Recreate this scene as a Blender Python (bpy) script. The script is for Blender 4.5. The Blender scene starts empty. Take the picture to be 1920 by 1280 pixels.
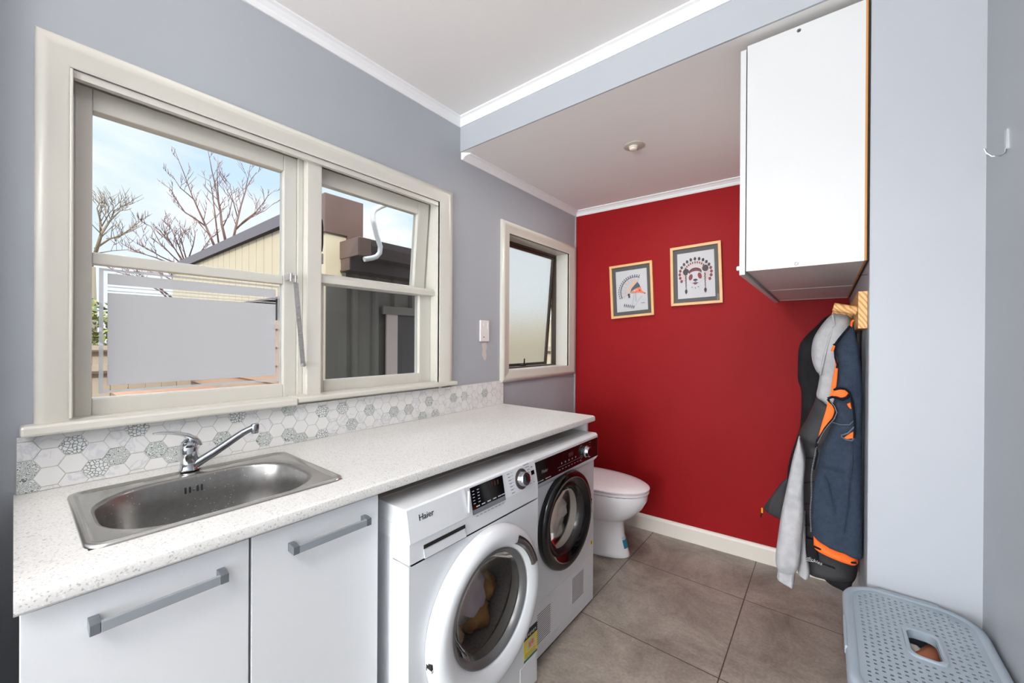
import bpy, bmesh, math, random
from mathutils import Vector, Matrix, noise
PI = math.pi
sc = bpy.context.scene
ZLOW = 2.303
COL = sc.collection
R = random.Random(7)

# ------------------------------------------------------------------ camera, world, lights, exposure
FPX, YAW, PITCH, ROLL = 742.1946, 0.6714, -0.0022, 0.0057
CAM = Vector((1.5285, 0.0, 1.303))
_F = Vector((-math.sin(YAW)*math.cos(PITCH), math.cos(YAW)*math.cos(PITCH), math.sin(PITCH)))
_R0 = Vector((math.cos(YAW), math.sin(YAW), 0)); _U0 = _R0.cross(_F)
_R = _R0*math.cos(ROLL) + _U0*math.sin(ROLL); _U = -_R0*math.sin(ROLL) + _U0*math.cos(ROLL)
cd = bpy.data.cameras.new('camera'); cam = bpy.data.objects.new('camera', cd); COL.objects.link(cam)
cd.sensor_width = 36.0; cd.lens = FPX/1920*36.0; cd.clip_start = 0.02; cd.clip_end = 200
m3 = Matrix((_R, _U, -_F)).transposed()
cam.matrix_world = Matrix.Translation(CAM) @ m3.to_4x4()
sc.camera = cam
def at(u, v, ax, val):
    """point of the place seen at photo position (u,v) on the plane ax=val"""
    d = _F + _R*((u-960)/FPX) - _U*((v-640)/FPX); i = 'xyz'.index(ax)
    return CAM + d*((val-CAM[i])/d[i])

vs = sc.view_settings
vs.view_transform = 'Standard'; vs.look = 'None'; vs.exposure = 0.57; vs.gamma = 1.0; vs.use_curve_mapping = False

W = bpy.data.worlds.new('sky'); sc.world = W; W.use_nodes = True
nt = W.node_tree; nt.nodes.clear()
wo = nt.nodes.new('ShaderNodeOutputWorld'); bg = nt.nodes.new('ShaderNodeBackground')
tc = nt.nodes.new('ShaderNodeTexCoord'); mp = nt.nodes.new('ShaderNodeMapping'); mp.inputs['Scale'].default_value = (1.0, 1.0, 3.2)
mp.inputs['Location'].default_value = (0.35, 0.2, 0.1)
nz = nt.nodes.new('ShaderNodeTexNoise'); nz.inputs['Scale'].default_value = 2.1; nz.inputs['Detail'].default_value = 6; nz.inputs['Roughness'].default_value = .5
nz.inputs['Distortion'].default_value = 0.5
rp = nt.nodes.new('ShaderNodeValToRGB'); rp.color_ramp.elements[0].position = .40; rp.color_ramp.elements[0].color = (.60, .78, .99, 1)
rp.color_ramp.elements[1].position = .56; rp.color_ramp.elements[1].color = (.95, .97, 1.0, 1)
bg.inputs['Strength'].default_value = 1.25
sx = nt.nodes.new('ShaderNodeSeparateXYZ'); mr = nt.nodes.new('ShaderNodeMapRange'); mr.inputs['From Min'].default_value = .0; mr.inputs['From Max'].default_value = .32
mr.inputs['To Min'].default_value = 1; mr.inputs['To Max'].default_value = 0
mxw = nt.nodes.new('ShaderNodeMix'); mxw.data_type = 'RGBA'; mxw.inputs[7].default_value = (.93, .96, 1, 1)
nt.links.new(tc.outputs['Generated'], mp.inputs[0]); nt.links.new(mp.outputs[0], nz.inputs[0]); nt.links.new(nz.outputs[0], rp.inputs[0])
nt.links.new(tc.outputs['Generated'], sx.inputs[0]); nt.links.new(sx.outputs[2], mr.inputs[0]); nt.links.new(mr.outputs[0], mxw.inputs[0])
nt.links.new(rp.outputs[0], mxw.inputs[6]); mr2 = nt.nodes.new('ShaderNodeMapRange'); mr2.inputs['From Min'].default_value = .45; mr2.inputs['From Max'].default_value = .75; mr2.inputs['To Min'].default_value = .78; mr2.inputs['To Max'].default_value = 4.2
nt.links.new(sx.outputs[2], mr2.inputs[0]); nt.links.new(mr2.outputs[0], bg.inputs['Strength'])
nt.links.new(mxw.outputs[2], bg.inputs[0]); nt.links.new(bg.outputs[0], wo.inputs[0])

def light(name, kind, loc, target, energy, color=(1, 1, 1), size=1, sizey=None, angle=None):
    ld = bpy.data.lights.new(name, kind); o = bpy.data.objects.new(name, ld); COL.objects.link(o)
    o.location = loc; ld.energy = energy; ld.color = color
    if kind == 'AREA':
        ld.size = size
        if sizey: ld.shape = 'RECTANGLE'; ld.size_y = sizey
        else: ld.shape = 'DISK'
    if angle is not None: ld.angle = angle
    d = Vector(target)-Vector(loc); o.rotation_euler = d.to_track_quat('-Z', 'Y').to_euler()
    return o
light('sun', 'SUN', (0, 0, 10), (-.65, .50, 9.40), 2.4, (1.0, .93, .82), angle=math.radians(1))
# fill light added behind the camera, set in the rear wall opening
light('rear_fill_light', 'AREA', (1.02, -3.60, 1.25), (1.0, 1.0, 1.25), 120, (.95, .98, 1.0), 1.5, 2.1)
# unseen uplight added to brighten the ceiling, then the room's ceiling lamp
light('added_uplight', 'AREA', (1.45, -1.25, 1.9), (1.45, -1.25, 3.0), 50, (1.0, .975, .95), .4)
light('ceiling_lamp_light', 'AREA', (1.25, -0.9, 2.39), (1.25, -0.9, 0.0), 6, (1.0, .975, .94), .5)
light('added_alcove_light', 'AREA', (.748, 1.973, ZLOW-.024), (.748, 1.973, 0), 4.2, (1.0, .95, .90), .024)  # added light for the alcove; the holder above it has no bulb

# ------------------------------------------------------------------ helpers
def put(o, parent=None, label=None, cat=None, group=None, kind=None):
    COL.objects.link(o)
    if parent: o.parent = parent
    for k, v in (('label', label), ('category', cat), ('group', group), ('kind', kind)):
        if v: o[k] = v
    return o
def thing(name, label, cat, loc=(0, 0, 0), group=None, kind=None):
    o = bpy.data.objects.new(name, None); o.empty_display_size = .05; o.location = loc
    return put(o, None, label, cat, group, kind)

class MB:
    def __init__(s): s.v = []; s.f = []; s.m = []; s.mi = 0
    def add(s, vs_, fs):
        b = len(s.v); s.v += [tuple(p) for p in vs_]
        for f in fs: s.f.append([b+i for i in f]); s.m.append(s.mi)
        return s
    def box(s, x0, x1, y0, y1, z0, z1):
        if x0 > x1: x0, x1 = x1, x0
        if y0 > y1: y0, y1 = y1, y0
        if z0 > z1: z0, z1 = z1, z0
        return s.add([(x0,y0,z0),(x1,y0,z0),(x1,y1,z0),(x0,y1,z0),(x0,y0,z1),(x1,y0,z1),(x1,y1,z1),(x0,y1,z1)],
                     [(0,3,2,1),(4,5,6,7),(0,1,5,4),(1,2,6,5),(2,3,7,6),(3,0,4,7)])
    def prism(s, pts, a, b, axis='y'):
        """2-D outline extruded from a to b along axis; outline coords are the other two axes in order"""
        def P(p, t):
            return {'x': (t, p[0], p[1]), 'y': (p[0], t, p[1]), 'z': (p[0], p[1], t)}[axis]
        n = len(pts)
        return s.add([P(p, a) for p in pts]+[P(p, b) for p in pts],
                     [list(range(n)), list(range(2*n-1, n-1, -1))]+[(i, (i+1) % n, n+(i+1) % n, n+i) for i in range(n)])
    def tube(s, pts, r, seg=8, caps=True):
        pts = [Vector(p) for p in pts]; rs = r if isinstance(r, (list, tuple)) else [r]*len(pts)
        n = len(pts); prev = None; base = len(s.v); V = []
        for i, p in enumerate(pts):
            t = (pts[min(i+1, n-1)]-pts[max(i-1, 0)]).normalized()
            if prev is None:
                a = Vector((0, 0, 1)) if abs(t.z) < .9 else Vector((1, 0, 0)); u = t.cross(a).normalized()
            else: u = (prev - t*prev.dot(t)).normalized()
            prev = u; w = t.cross(u)
            for k in range(seg):
                a = 2*PI*k/seg; V.append(p+(u*math.cos(a)+w*math.sin(a))*rs[i])
        F = [(i*seg+k, i*seg+(k+1) % seg, (i+1)*seg+(k+1) % seg, (i+1)*seg+k) for i in range(n-1) for k in range(seg)]
        if caps: F += [list(range(seg))[::-1], [(n-1)*seg+k for k in range(seg)]]
        return s.add(V, F)
    def rings(s, rings, close=False, capa=True, capb=True):
        n = len(rings[0]); V = [p for r in rings for p in r]; k = len(rings)
        F = [(i*n+j, i*n+(j+1) % n, (i+1)*n+(j+1) % n, (i+1)*n+j) for i in range(k-1) for j in range(n)]
        if capa: F.append(list(range(n))[::-1])
        if capb: F.append([(k-1)*n+j for j in range(n)])
        return s.add(V, F)
    def lathe(s, prof, c, axis='z', seg=48, a0=0, a1=2*PI, capa=False, capb=False):
        """prof = [(axial, radius)] around axis through c"""
        full = abs(a1-a0-2*PI) < 1e-6; n = seg if full else seg+1; rr = []
        for t, r in prof:
            ring = []
            for k in range(n):
                a = a0+(a1-a0)*k/seg; ca, sa = math.cos(a)*r, math.sin(a)*r
                ring.append({'x': (c[0]+t, c[1]+ca, c[2]+sa), 'y': (c[0]+ca, c[1]+t, c[2]+sa), 'z': (c[0]+ca, c[1]+sa, c[2]+t)}[axis])
            rr.append(ring)
        V = [p for r in rr for p in r]; F = []
        for i in range(len(rr)-1):
            for j in range(n if full else n-1): F.append((i*n+j, i*n+(j+1) % n, (i+1)*n+(j+1) % n, (i+1)*n+j))
        if full and capa: F.append(list(range(n))[::-1])
        if full and capb: F.append([(len(rr)-1)*n+j for j in range(n)])
        return s.add(V, F)
    def build(s, name, mats, parent=None, smooth=None, bevel=0, label=None, cat=None, group=None, kind=None, seg=2, sub=0, recalc=True):
        me = bpy.data.meshes.new(name); org = parent.location.copy() if parent is not None else Vector((0, 0, 0))
        if parent is not None and parent.parent is not None: org = org + parent.parent.location
        me.from_pydata([Vector(p)-org for p in s.v], [], s.f)
        mats = mats if isinstance(mats, (list, tuple)) else [mats]
        for m in mats: me.materials.append(m)
        me.polygons.foreach_set('material_index', s.m)
        if recalc:
            bm = bmesh.new(); bm.from_mesh(me); bmesh.ops.recalc_face_normals(bm, faces=bm.faces); bm.to_mesh(me); bm.free()
        if smooth is not None:
            me.shade_smooth() if smooth >= 180 else None
            if smooth < 180:
                me.shade_smooth()
                bm = bmesh.new(); bm.from_mesh(me)
                for e in bm.edges:
                    if len(e.link_faces) == 2 and e.calc_face_angle(0) > math.radians(smooth): e.smooth = False
                bm.to_mesh(me); bm.free()
        me.update()
        o = bpy.data.objects.new(name, me); put(o, parent, label, cat, group, kind)
        if bevel:
            b = o.modifiers.new('bevel', 'BEVEL'); b.width = bevel; b.segments = seg; b.limit_method = 'ANGLE'; b.angle_limit = math.radians(40)
        if sub:
            q = o.modifiers.new('sub', 'SUBSURF'); q.levels = sub; q.render_levels = sub
        return o

def text_part(name, txt, size, mat, parent, origin, xdir, ydir, depth=.0006, label=None, shear=0):
    cu = bpy.data.curves.new(name, 'FONT'); cu.shear = shear; cu.body = txt; cu.size = size; cu.extrude = depth; cu.resolution_u = 3
    t = bpy.data.objects.new('tmp_text', cu); COL.objects.link(t)
    me = bpy.data.meshes.new_from_object(t.evaluated_get(bpy.context.evaluated_depsgraph_get()))
    bpy.data.objects.remove(t)
    x = Vector(xdir).normalized(); y = Vector(ydir).normalized(); z = x.cross(y)
    M = Matrix.Translation(Vector(origin)) @ Matrix((x, y, z)).transposed().to_4x4()
    if parent is not None:
        org = parent.location + (parent.parent.location if parent.parent else Vector((0, 0, 0))); M = Matrix.Translation(-org) @ M
    me.transform(M); me.materials.clear(); me.materials.append(mat)
    o = bpy.data.objects.new(name, me); return put(o, parent, label)

# ------------------------------------------------------------------ materials
def s2l(c): return tuple((x/12.92 if x <= .04045 else ((x+.055)/1.055)**2.4) for x in [k/255 for k in c])+(1,)
def mat(name, col, rough=.5, metal=0, spec=.5, noise_=None, bump=None, coat=0, vec='Object', trans=0):
    """col sRGB 0-255; noise_=(scale, amount, detail); bump=(scale, strength)"""
    m = bpy.data.materials.new(name); m.use_nodes = True; n = m.node_tree; b = n.nodes['Principled BSDF']
    b.inputs['Base Color'].default_value = s2l(col); b.inputs['Roughness'].default_value = rough; b.inputs['Metallic'].default_value = metal
    b.inputs['Specular IOR Level'].default_value = spec; b.inputs['Coat Weight'].default_value = coat
    if trans: b.inputs['Transmission Weight'].default_value = trans
    t = n.nodes.new('ShaderNodeTexCoord')
    if noise_:
        z = n.nodes.new('ShaderNodeTexNoise'); z.inputs['Scale'].default_value = noise_[0]; z.inputs['Detail'].default_value = noise_[2] if len(noise_) > 2 else 4
        r = n.nodes.new('ShaderNodeMapRange'); r.inputs['From Min'].default_value = .3; r.inputs['From Max'].default_value = .7
        r.inputs['To Min'].default_value = 1-noise_[1]; r.inputs['To Max'].default_value = 1+noise_[1]
        h = n.nodes.new('ShaderNodeHueSaturation'); h.inputs['Color'].default_value = s2l(col)
        n.links.new(t.outputs[vec], z.inputs[0]); n.links.new(z.outputs[0], r.inputs[0]); n.links.new(r.outputs[0], h.inputs['Value']); n.links.new(h.outputs[0], b.inputs['Base Color'])
    if bump:
        z = n.nodes.new('ShaderNodeTexNoise'); z.inputs['Scale'].default_value = bump[0]; z.inputs['Detail'].default_value = 3
        q = n.nodes.new('ShaderNodeBump'); q.inputs['Strength'].default_value = bump[1]; q.inputs['Distance'].default_value = .002
        n.links.new(t.outputs[vec], z.inputs[0]); n.links.new(z.outputs[0], q.inputs['Height']); n.links.new(q.outputs[0], b.inputs['Normal'])
    return m
def N(m, t, **kw):
    x = m.node_tree.nodes.new(t)
    for k, v in kw.items(): setattr(x, k, v)
    return x
def LK(m, a, b): m.node_tree.links.new(a, b)

M = {}
M['wall'] = mat('wall_paint', (171, 175, 181), .42, spec=.35, noise_=(1.3, .02), bump=(60, .12))
M['wall_r'] = M['wall']
M['red'] = mat('red_paint', (146, 19, 24), .55, spec=.14, noise_=(2.0, .04), bump=(220, .12))
M['ceil'] = mat('ceiling_paint', (236, 233, 231), .6, spec=.2, bump=(40, .08))
M['cornice'] = mat('cornice_paint', (236, 236, 237), .45, spec=.3)
M['trim'] = mat('cream_gloss_paint', (212, 209, 199), .3, spec=.5, noise_=(3, .015), bump=(50, .1))
M['base'] = mat('baseboard_paint', (226, 220, 210), .4, spec=.4)
M['white'] = mat('white_melamine', (233, 234, 236), .35, spec=.45)
M['melamine'] = mat('cupboard_white', (206, 206, 206), .4, spec=.4)
M['door'] = mat('cabinet_door_white', (228, 230, 232), .28, spec=.5)
M['app'] = mat('appliance_white', (230, 233, 236), .25, spec=.5)
M['app2'] = mat('appliance_grey_white', (212, 215, 219), .3, spec=.5)
M['black'] = mat('black_gloss', (12, 11, 13), .08, spec=.6)
M['blackm'] = mat('black_matt', (20, 20, 22), .5)
M['dark'] = mat('dark_gap', (30, 27, 26), .8)
M['chrome'] = mat('chrome', (200, 203, 208), .12, metal=1)
M['chromed'] = mat('chrome_dull', (150, 153, 158), .22, metal=1)
M['steel'] = mat('stainless_sink', (150, 148, 146), .3, metal=1, noise_=(60, .08))
m = M['steel']; b = m.node_tree.nodes['Principled BSDF']; b.inputs['Metallic'].default_value = .85
hue = [x for x in m.node_tree.nodes if x.type == 'HUE_SAT'][0]; t = [x for x in m.node_tree.nodes if x.type == 'TEX_COORD'][0]
v = N(m, 'ShaderNodeTexVoronoi'); v.inputs['Scale'].default_value = 95; r = N(m, 'ShaderNodeMath', operation='LESS_THAN'); r.inputs[1].default_value = .14
q = N(m, 'ShaderNodeTexNoise'); q.inputs['Scale'].default_value = 7; q2 = N(m, 'ShaderNodeMath', operation='GREATER_THAN'); q2.inputs[1].default_value = .5; q3 = N(m, 'ShaderNodeMath', operation='MULTIPLY'); q4 = N(m, 'ShaderNodeMix', data_type='RGBA'); q4.inputs[7].default_value = s2l((205, 205, 203))
LK(m, t.outputs['Object'], v.inputs[0]); LK(m, t.outputs['Object'], q.inputs[0]); LK(m, v.outputs['Distance'], r.inputs[0]); LK(m, q.outputs[0], q2.inputs[0]); LK(m, r.outputs[0], q3.inputs[0]); LK(m, q2.outputs[0], q3.inputs[1])
LK(m, q3.outputs[0], q4.inputs[0]); LK(m, hue.outputs[0], q4.inputs[6]); LK(m, q4.outputs[2], b.inputs['Base Color'])
M['rimsteel'] = mat('sink_rim_steel', (196, 193, 188), .22, metal=.95, noise_=(40, .05))
M['alu'] = mat('handle_aluminium', (172, 178, 183), .38, metal=.55)
M['alud'] = mat('handle_end', (128, 133, 138), .3, metal=.6)
M['zinc'] = mat('zinc_stay', (176, 174, 172), .4, metal=.6, noise_=(90, .15))
M['bronze'] = mat('bronze_aluminium', (84, 72, 64), .4, metal=.4)
M['wood'] = mat('frame_wood', (222, 176, 122), .45, noise_=(14, .06))
M['mount'] = mat('mount_card', (80, 80, 80), .7)
M['paper'] = mat('print_paper', (190, 190, 193), .6)
M['porc'] = mat('porcelain', (244, 244, 246), .12, spec=.6)
M['seat'] = mat('toilet_seat_plastic', (246, 240, 243), .22, spec=.5)
M['grout'] = mat('tile_grout', (196, 192, 184), .7)
M['tilew'] = mat('tile_white', (228, 228, 226), .22)
M['ink_r'] = mat('ink_maroon', (120, 36, 44), .6)
M['ink_k'] = mat('ink_dark', (52, 40, 46), .6)
M['ink_b'] = mat('ink_slate', (72, 84, 98), .6)
M['ink_o'] = mat('ink_orange', (222, 112, 76), .6)
M['ink_t'] = mat('ink_tan', (206, 170, 148), .6)
M['ink_p'] = mat('ink_pale', (176, 178, 186), .6)
M['navy'] = mat('navy_fleece', (52, 62, 76), .95, spec=.1, noise_=(70, .12, 6), bump=(320, .9))
M['navyd'] = mat('navy_binding', (24, 27, 33), .9, spec=.1)
M['orange'] = mat('hi_vis_orange', (255, 112, 44), .6, spec=.2)
M['blk'] = mat('black_cloth', (34, 34, 37), .85, spec=.15, noise_=(8, .12), bump=(200, .4))
M['quilt'] = mat('quilted_charcoal', (52, 51, 54), .6, spec=.3, bump=(60, .35))
M['grey'] = mat('grey_marl', (176, 176, 178), .95, spec=.1, noise_=(45, .07, 8), bump=(260, .6))
M['ham'] = mat('hamper_plastic', (150, 162, 172), .42, spec=.4, noise_=(9, .03))
M['hamd'] = mat('hamper_dark', (40, 44, 50), .8)
M['yellow'] = mat('yellow_label', (236, 214, 70), .5)
M['teal'] = mat('teal_band', (0, 112, 104), .5)
M['blue'] = mat('blue_label', (28, 140, 176), .5)
M['print'] = mat('panel_print', (120, 124, 130), .5)
M['printw'] = mat('panel_print_light', (190, 192, 196), .5)
M['scribe'] = mat('rating_orange', (238, 120, 70), .5)

# bench laminate with speckles
m = M['bench'] = mat('speckled_laminate', (226, 225, 222), .35, spec=.4)
b = m.node_tree.nodes['Principled BSDF']; t = N(m, 'ShaderNodeTexCoord')
v = N(m, 'ShaderNodeTexNoise'); v.inputs['Scale'].default_value = 260; v.inputs['Detail'].default_value = 2
r = N(m, 'ShaderNodeValToRGB'); e = r.color_ramp.elements; e[0].position = .30; e[0].color = s2l((172, 168, 163)); e[1].position = .42; e[1].color = s2l((218, 217, 214))
k = e.new(.62); k.color = s2l((218, 217, 214)); k = e.new(.70); k.color = s2l((234, 234, 233))
LK(m, t.outputs['Object'], v.inputs[0]); LK(m, v.outputs[0], r.inputs[0]); LK(m, r.outputs[0], b.inputs['Base Color'])
# floor tiles 600 mm
m = M['floor'] = mat('floor_tile', (110, 103, 95), .38, spec=.4)
b = m.node_tree.nodes['Principled BSDF']; t = N(m, 'ShaderNodeTexCoord'); sp = N(m, 'ShaderNodeSeparateXYZ'); LK(m, t.outputs['Object'], sp.inputs[0])
def grid(out, off):
    a = N(m, 'ShaderNodeMath', operation='SUBTRACT'); a.inputs[1].default_value = off; LK(m, out, a.inputs[0])
    c = N(m, 'ShaderNodeMath', operation='PINGPONG'); c.inputs[1].default_value = .3; LK(m, a.outputs[0], c.inputs[0])
    d = N(m, 'ShaderNodeMath', operation='LESS_THAN'); d.inputs[1].default_value = .0022; LK(m, c.outputs[0], d.inputs[0]); return d
gx, gy = grid(sp.outputs[0], .0094), grid(sp.outputs[1], 1.701)
mxg = N(m, 'ShaderNodeMath', operation='MAXIMUM'); LK(m, gx.outputs[0], mxg.inputs[0]); LK(m, gy.outputs[0], mxg.inputs[1])
n1 = N(m, 'ShaderNodeTexNoise'); n1.inputs['Scale'].default_value = 3.2; n1.inputs['Detail'].default_value = 9; n1.inputs['Roughness'].default_value = .72; n1.inputs['Distortion'].default_value = .6
LK(m, t.outputs['Object'], n1.inputs[0])
r1 = N(m, 'ShaderNodeValToRGB'); e = r1.color_ramp.elements; e[0].position = .34; e[0].color = s2l((122, 114, 107)); e[1].position = .68; e[1].color = s2l((176, 168, 157)); LK(m, n1.outputs[0], r1.inputs[0])
n2 = N(m, 'ShaderNodeTexNoise'); n2.inputs['Scale'].default_value = 90; n2.inputs['Detail'].default_value = 4; LK(m, t.outputs['Object'], n2.inputs[0])
hs = N(m, 'ShaderNodeHueSaturation'); rr_ = N(m, 'ShaderNodeMapRange'); rr_.inputs[1].default_value = .3; rr_.inputs[2].default_value = .7; rr_.inputs[3].default_value = .86; rr_.inputs[4].default_value = 1.12
LK(m, n2.outputs[0], rr_.inputs[0]); LK(m, rr_.outputs[0], hs.inputs['Value']); LK(m, r1.outputs[0], hs.inputs['Color'])
mx = N(m, 'ShaderNodeMix', data_type='RGBA'); mx.inputs[7].default_value = s2l((74, 68, 63)); LK(m, mxg.outputs[0], mx.inputs[0]); LK(m, hs.outputs[0], mx.inputs[6]); LK(m, mx.outputs[2], b.inputs['Base Color'])
bp = N(m, 'ShaderNodeBump', invert=True); bp.inputs['Distance'].default_value = .002; bp.inputs['Strength'].default_value = .7; LK(m, mxg.outputs[0], bp.inputs['Height']); LK(m, bp.outputs[0], b.inputs['Normal'])
# marble hexagon tile
m = M['tilem'] = mat('tile_marble', (222, 222, 222), .22)
b = m.node_tree.nodes['Principled BSDF']; t = N(m, 'ShaderNodeTexCoord'); n1 = N(m, 'ShaderNodeTexNoise'); n1.inputs['Scale'].default_value = 16; n1.inputs['Detail'].default_value = 5; n1.inputs['Distortion'].default_value = 1.6
r1 = N(m, 'ShaderNodeValToRGB'); e = r1.color_ramp.elements; e[0].position = .46; e[0].color = s2l((226, 226, 225)); e[1].position = .5; e[1].color = s2l((206, 209, 213)); k = e.new(.55); k.color = s2l((226, 226, 225))
LK(m, t.outputs['Object'], n1.inputs[0]); LK(m, n1.outputs[0], r1.inputs[0]); LK(m, r1.outputs[0], b.inputs['Base Color'])
# printed filigree and pebble hexagon tiles
def pat(name, scale, feat, lo, hi, rand=1.0):
    m = mat(name, (220, 222, 220), .25); b = m.node_tree.nodes['Principled BSDF']; t = N(m, 'ShaderNodeTexCoord')
    v = N(m, 'ShaderNodeTexVoronoi', feature=feat); v.inputs['Scale'].default_value = scale; v.inputs['Randomness'].default_value = rand
    r = N(m, 'ShaderNodeValToRGB'); e = r.color_ramp.elements; e[0].position = lo; e[0].color = s2l((122, 130, 130)); e[1].position = hi; e[1].color = s2l((224, 226, 225))
    LK(m, t.outputs['Object'], v.inputs[0]); LK(m, v.outputs['Distance'], r.inputs[0]); LK(m, r.outputs[0], b.inputs['Base Color']); return m
M['tilep'] = pat('tile_pebble_print', 125, 'DISTANCE_TO_EDGE', .04, .13, .85)
m = M['tilef'] = mat('tile_filigree_print', (216, 220, 217), .25)
b = m.node_tree.nodes['Principled BSDF']; t = N(m, 'ShaderNodeTexCoord'); n1 = N(m, 'ShaderNodeTexNoise'); n1.inputs['Scale'].default_value = 75; n1.inputs['Detail'].default_value = 0; n1.inputs['Distortion'].default_value = 1.2
pp = N(m, 'ShaderNodeMath', operation='PINGPONG'); pp.inputs[1].default_value = .06; r1 = N(m, 'ShaderNodeValToRGB'); e = r1.color_ramp.elements
e[0].position = .016; e[0].color = s2l((108, 118, 118)); e[1].position = .026; e[1].color = s2l((218, 222, 219))
LK(m, t.outputs['Object'], n1.inputs[0]); LK(m, n1.outputs[0], pp.inputs[0]); LK(m, pp.outputs[0], r1.inputs[0]); LK(m, r1.outputs[0], b.inputs['Base Color'])
# clear glass sheet, frosted film, obscure glass
def glass(name, tint=(1, 1, 1, 1), ior=1.45):
    m = bpy.data.materials.new(name); m.use_nodes = True; n = m.node_tree; n.nodes.clear()
    o = n.nodes.new('ShaderNodeOutputMaterial'); a = n.nodes.new('ShaderNodeBsdfTransparent'); a.inputs[0].default_value = tint
    g = n.nodes.new('ShaderNodeBsdfGlossy'); g.inputs['Roughness'].default_value = .01; f = n.nodes.new('ShaderNodeFresnel'); f.inputs[0].default_value = ior
    x = n.nodes.new('ShaderNodeMixShader'); n.links.new(f.outputs[0], x.inputs[0]); n.links.new(a.outputs[0], x.inputs[1]); n.links.new(g.outputs[0], x.inputs[2]); n.links.new(x.outputs[0], o.inputs[0]); return m
M['glass'] = glass('window_glass', (.97, .98, .98, 1), 1.25)
M['pglass'] = glass('picture_glass', (1, 1, 1, 1), 1.15)
M['dglass'] = glass('tinted_door_glass', (.84, .82, .80, 1), 1.15)
M['dglass2'] = glass('clear_door_glass', (.90, .88, .86, 1), 1.12)
def film(name, col, rough_tr, mixv):
    m = bpy.data.materials.new(name); m.use_nodes = True; n = m.node_tree; n.nodes.clear()
    o = n.nodes.new('ShaderNodeOutputMaterial'); a = n.nodes.new('ShaderNodeBsdfTranslucent'); a.inputs[0].default_value = s2l(col)
    d = n.nodes.new('ShaderNodeBsdfDiffuse'); d.inputs[0].default_value = s2l(col)
    x = n.nodes.new('ShaderNodeMixShader'); x.inputs[0].default_value = mixv
    n.links.new(a.outputs[0], x.inputs[1]); n.links.new(d.outputs[0], x.inputs[2]); n.links.new(x.outputs[0], o.inputs[0]); return m
M['film'] = film('frosted_film', (226, 226, 227), 1, .5)
m = M['film2'] = film('thin_film_line', (222, 224, 226), 1, .4); n = m.node_tree; o_ = [x for x in n.nodes if x.type == 'OUTPUT_MATERIAL'][0]; x1 = [x for x in n.nodes if x.type == 'MIX_SHADER'][0]
x2 = n.nodes.new('ShaderNodeMixShader'); x2.inputs[0].default_value = .45; a_ = n.nodes.new('ShaderNodeBsdfTransparent'); n.links.new(x1.outputs[0], x2.inputs[1]); n.links.new(a_.outputs[0], x2.inputs[2]); n.links.new(x2.outputs[0], o_.inputs[0])
m = M['obscure'] = bpy.data.materials.new('obscure_glass'); m.use_nodes = True; b = m.node_tree.nodes['Principled BSDF']
b.inputs['Base Color'].default_value = (.70, .73, .72, 1); b.inputs['Roughness'].default_value = .45; b.inputs['Transmission Weight'].default_value = 1; b.inputs['IOR'].default_value = 1.15
t = N(m, 'ShaderNodeTexCoord'); v = N(m, 'ShaderNodeTexVoronoi'); v.inputs['Scale'].default_value = 70; bp = N(m, 'ShaderNodeBump'); bp.inputs['Strength'].default_value = .5; bp.inputs['Distance'].default_value = .003
LK(m, t.outputs['Object'], v.inputs[0]); LK(m, v.outputs['Distance'], bp.inputs['Height']); LK(m, bp.outputs[0], b.inputs['Normal'])
# pine with growth rings
m = M['pine'] = mat('pine', (214, 166, 108), .5, spec=.3)
b = m.node_tree.nodes['Principled BSDF']; t = N(m, 'ShaderNodeTexCoord'); w = N(m, 'ShaderNodeTexWave'); w.inputs['Scale'].default_value = 38; w.inputs['Distortion'].default_value = 3.5; w.inputs['Detail'].default_value = 1
mpn = N(m, 'ShaderNodeMapping'); mpn.inputs['Rotation'].default_value = (.5, .15, .9); mpn.inputs['Scale'].default_value = (1, .25, 1)
r1 = N(m, 'ShaderNodeValToRGB'); e = r1.color_ramp.elements; e[0].position = .1; e[0].color = s2l((190, 134, 76)); e[1].position = .6; e[1].color = s2l((224, 178, 120))
LK(m, t.outputs['Object'], mpn.inputs[0]); LK(m, mpn.outputs[0], w.inputs[0]); LK(m, w.outputs[0], r1.inputs[0]); LK(m, r1.outputs[0], b.inputs['Base Color'])
# outdoors
M['fascia'] = mat('shed_fascia', (96, 90, 96), .5)
M['brown'] = mat('brown_metal', (104, 82, 74), .35, metal=.2, noise_=(6, .05))
M['gutterm'] = mat('dark_brown_gutter', (66, 56, 54), .3, metal=.3)
M['board'] = mat('cream_cladding', (184, 172, 148), .6, noise_=(5, .03))
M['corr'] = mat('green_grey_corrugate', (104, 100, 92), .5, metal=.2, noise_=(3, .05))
M['weather'] = mat('weatherboard', (158, 132, 112), .7, noise_=(4, .05))
M['fence'] = mat('fence_timber', (160, 146, 130), .8, noise_=(6, .08))
M['ground'] = mat('path_concrete', (120, 112, 102), .9, noise_=(4, .1))
M['deck'] = mat('timber_deck', (140, 104, 80), .8, noise_=(6, .1))
M['bark'] = mat('bark_pink_brown', (122, 94, 88), .8)
M['bark2'] = mat('bark_tan', (134, 120, 100), .8)
M['leaf'] = mat('hedge_leaf', (124, 128, 62), .6)
M['leaf2'] = mat('hedge_leaf_dark', (72, 88, 44), .6)
M['pvc'] = mat('white_pvc', (196, 196, 194), .35)
M['jambp'] = mat('shed_jamb', (176, 158, 152), .6)
M['skinpk'] = mat('jumble_cloth', (196, 120, 92), .8)
M['lau1'] = mat('laundry_mauve', (178, 168, 176), .9, noise_=(9, .15))
M['lau2'] = mat('laundry_tan', (182, 136, 84), .9, noise_=(30, .2))
M['lau3'] = mat('laundry_pale', (220, 214, 208), .9, noise_=(12, .15))
M['drum'] = mat('drum_steel', (150, 148, 146), .5, metal=.3, noise_=(120, .2))
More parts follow.
